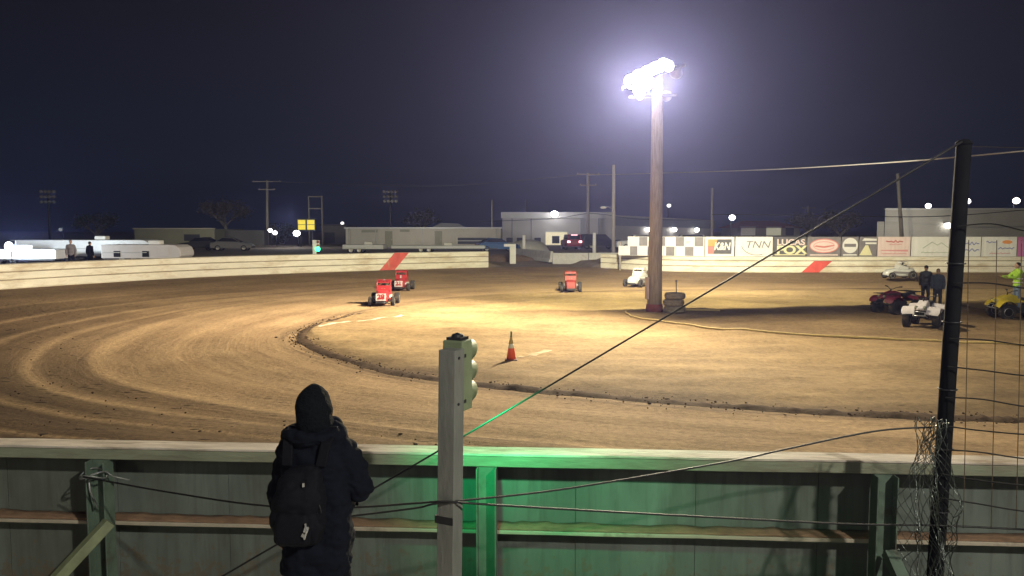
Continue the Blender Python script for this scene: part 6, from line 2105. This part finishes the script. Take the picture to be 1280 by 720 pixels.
point('lot_light', (at(371, 291, 104).x, 100, 4.5), 700, (0.95, 0.97, 1.0), 0.3)

# ------------------------------------------------------------------ glare haze, sky, stand and fill lighting
hz = MB().box((0, 380, 18.9), (2100, 1100, 40.2))  # volume added to give the floodlights their lens glare
m = bpy.data.materials.new('glare_haze')
m.use_nodes = True
nt = m.node_tree
nt.nodes.clear()
o_ = nt.nodes.new('ShaderNodeOutputMaterial')
pv = nt.nodes.new('ShaderNodeVolumePrincipled')
pv.inputs['Color'].default_value = (0.40, 0.43, 1.0, 1)
pv.inputs['Density'].default_value = 0.0010
pv.inputs['Anisotropy'].default_value = 0.75
nt.links.new(pv.outputs[0], o_.inputs['Volume'])
tag(hz.build('haze', m), kind='stuff')

wd = bpy.data.worlds.new('World')
scene.world = wd
wd.use_nodes = True
nt = wd.node_tree
nt.nodes.clear()
wo = nt.nodes.new('ShaderNodeOutputWorld')
bg = nt.nodes.new('ShaderNodeBackground')
sky = nt.nodes.new('ShaderNodeTexSky')
sky.sky_type = 'NISHITA'
sky.sun_disc = False
sky.sun_elevation = R(-3)
sky.sun_rotation = R(20)
tcw = nt.nodes.new('ShaderNodeTexCoord')
sepw = nt.nodes.new('ShaderNodeSeparateXYZ')
nt.links.new(tcw.outputs['Generated'], sepw.inputs[0])
rw = ramp(nt, [(0.0, (0.0085, 0.012, 0.019)), (0.12, (0.0075, 0.0095, 0.016)), (0.35, (0.0055, 0.0048, 0.0055)), (1.0, (0.0032, 0.003, 0.004))])
nt.links.new(sepw.outputs[2], rw.inputs[0])
nt.links.new(rw.outputs[0], bg.inputs[0])
bg.inputs[1].default_value = 1.0
nt.nodes.remove(sky)
nt.links.new(bg.outputs[0], wo.inputs[0])

sd = bpy.data.lights.new('fill_sun', 'SUN')  # added fill that lifts the barrier shadows, no lamp stands for it
sd.energy = 0.16
sd.angle = R(12)
sd.color = (1.0, 0.97, 0.86)
so = bpy.data.objects.new('fill_sun', sd)
COL.objects.link(so)
so.rotation_euler = Vector((0.42, 0.82, -0.30)).to_track_quat('-Z', 'Y').to_euler()

st_ = thing('floodlight_pole', 'tall steel floodlight pole behind the spectators', 'light pole', (13.0, -11.0, -0.3))
MB().tube([(0, 0, 0), (0, 0, 15.6)], [0.2, 0.12], 12).build('pole', M_dark, st_, True)
MB().box((0, 0.1, 15.2), (2.4, 0.12, 0.12)).build('crossarm', M_dark, st_)
for x in (-0.8, 0.0, 0.8):
    head((x, 0.45, 15.2), (-0.5, 0.75, -0.6), 0.25, emit('stand_lens_lit', (1, 0.96, 0.86), 20)).parent = st_
spot('stand_flood', (0, 0.8, 15.1), (-0.52, 0.74, -0.50), 14500, 120, 0.6, (1.0, 0.96, 0.84), st_, 0.35)

# ------------------------------------------------------------------ render settings
scene.render.engine = 'CYCLES'
scene.cycles.use_denoising = True
scene.cycles.volume_bounces = 0
scene.cycles.max_bounces = 5
scene.cycles.diffuse_bounces = 2
scene.cycles.glossy_bounces = 2
scene.cycles.sample_clamp_indirect = 4
scene.view_settings.view_transform = 'Standard'
scene.view_settings.look = 'None'
scene.view_settings.exposure = 0
scene.view_settings.gamma = 1
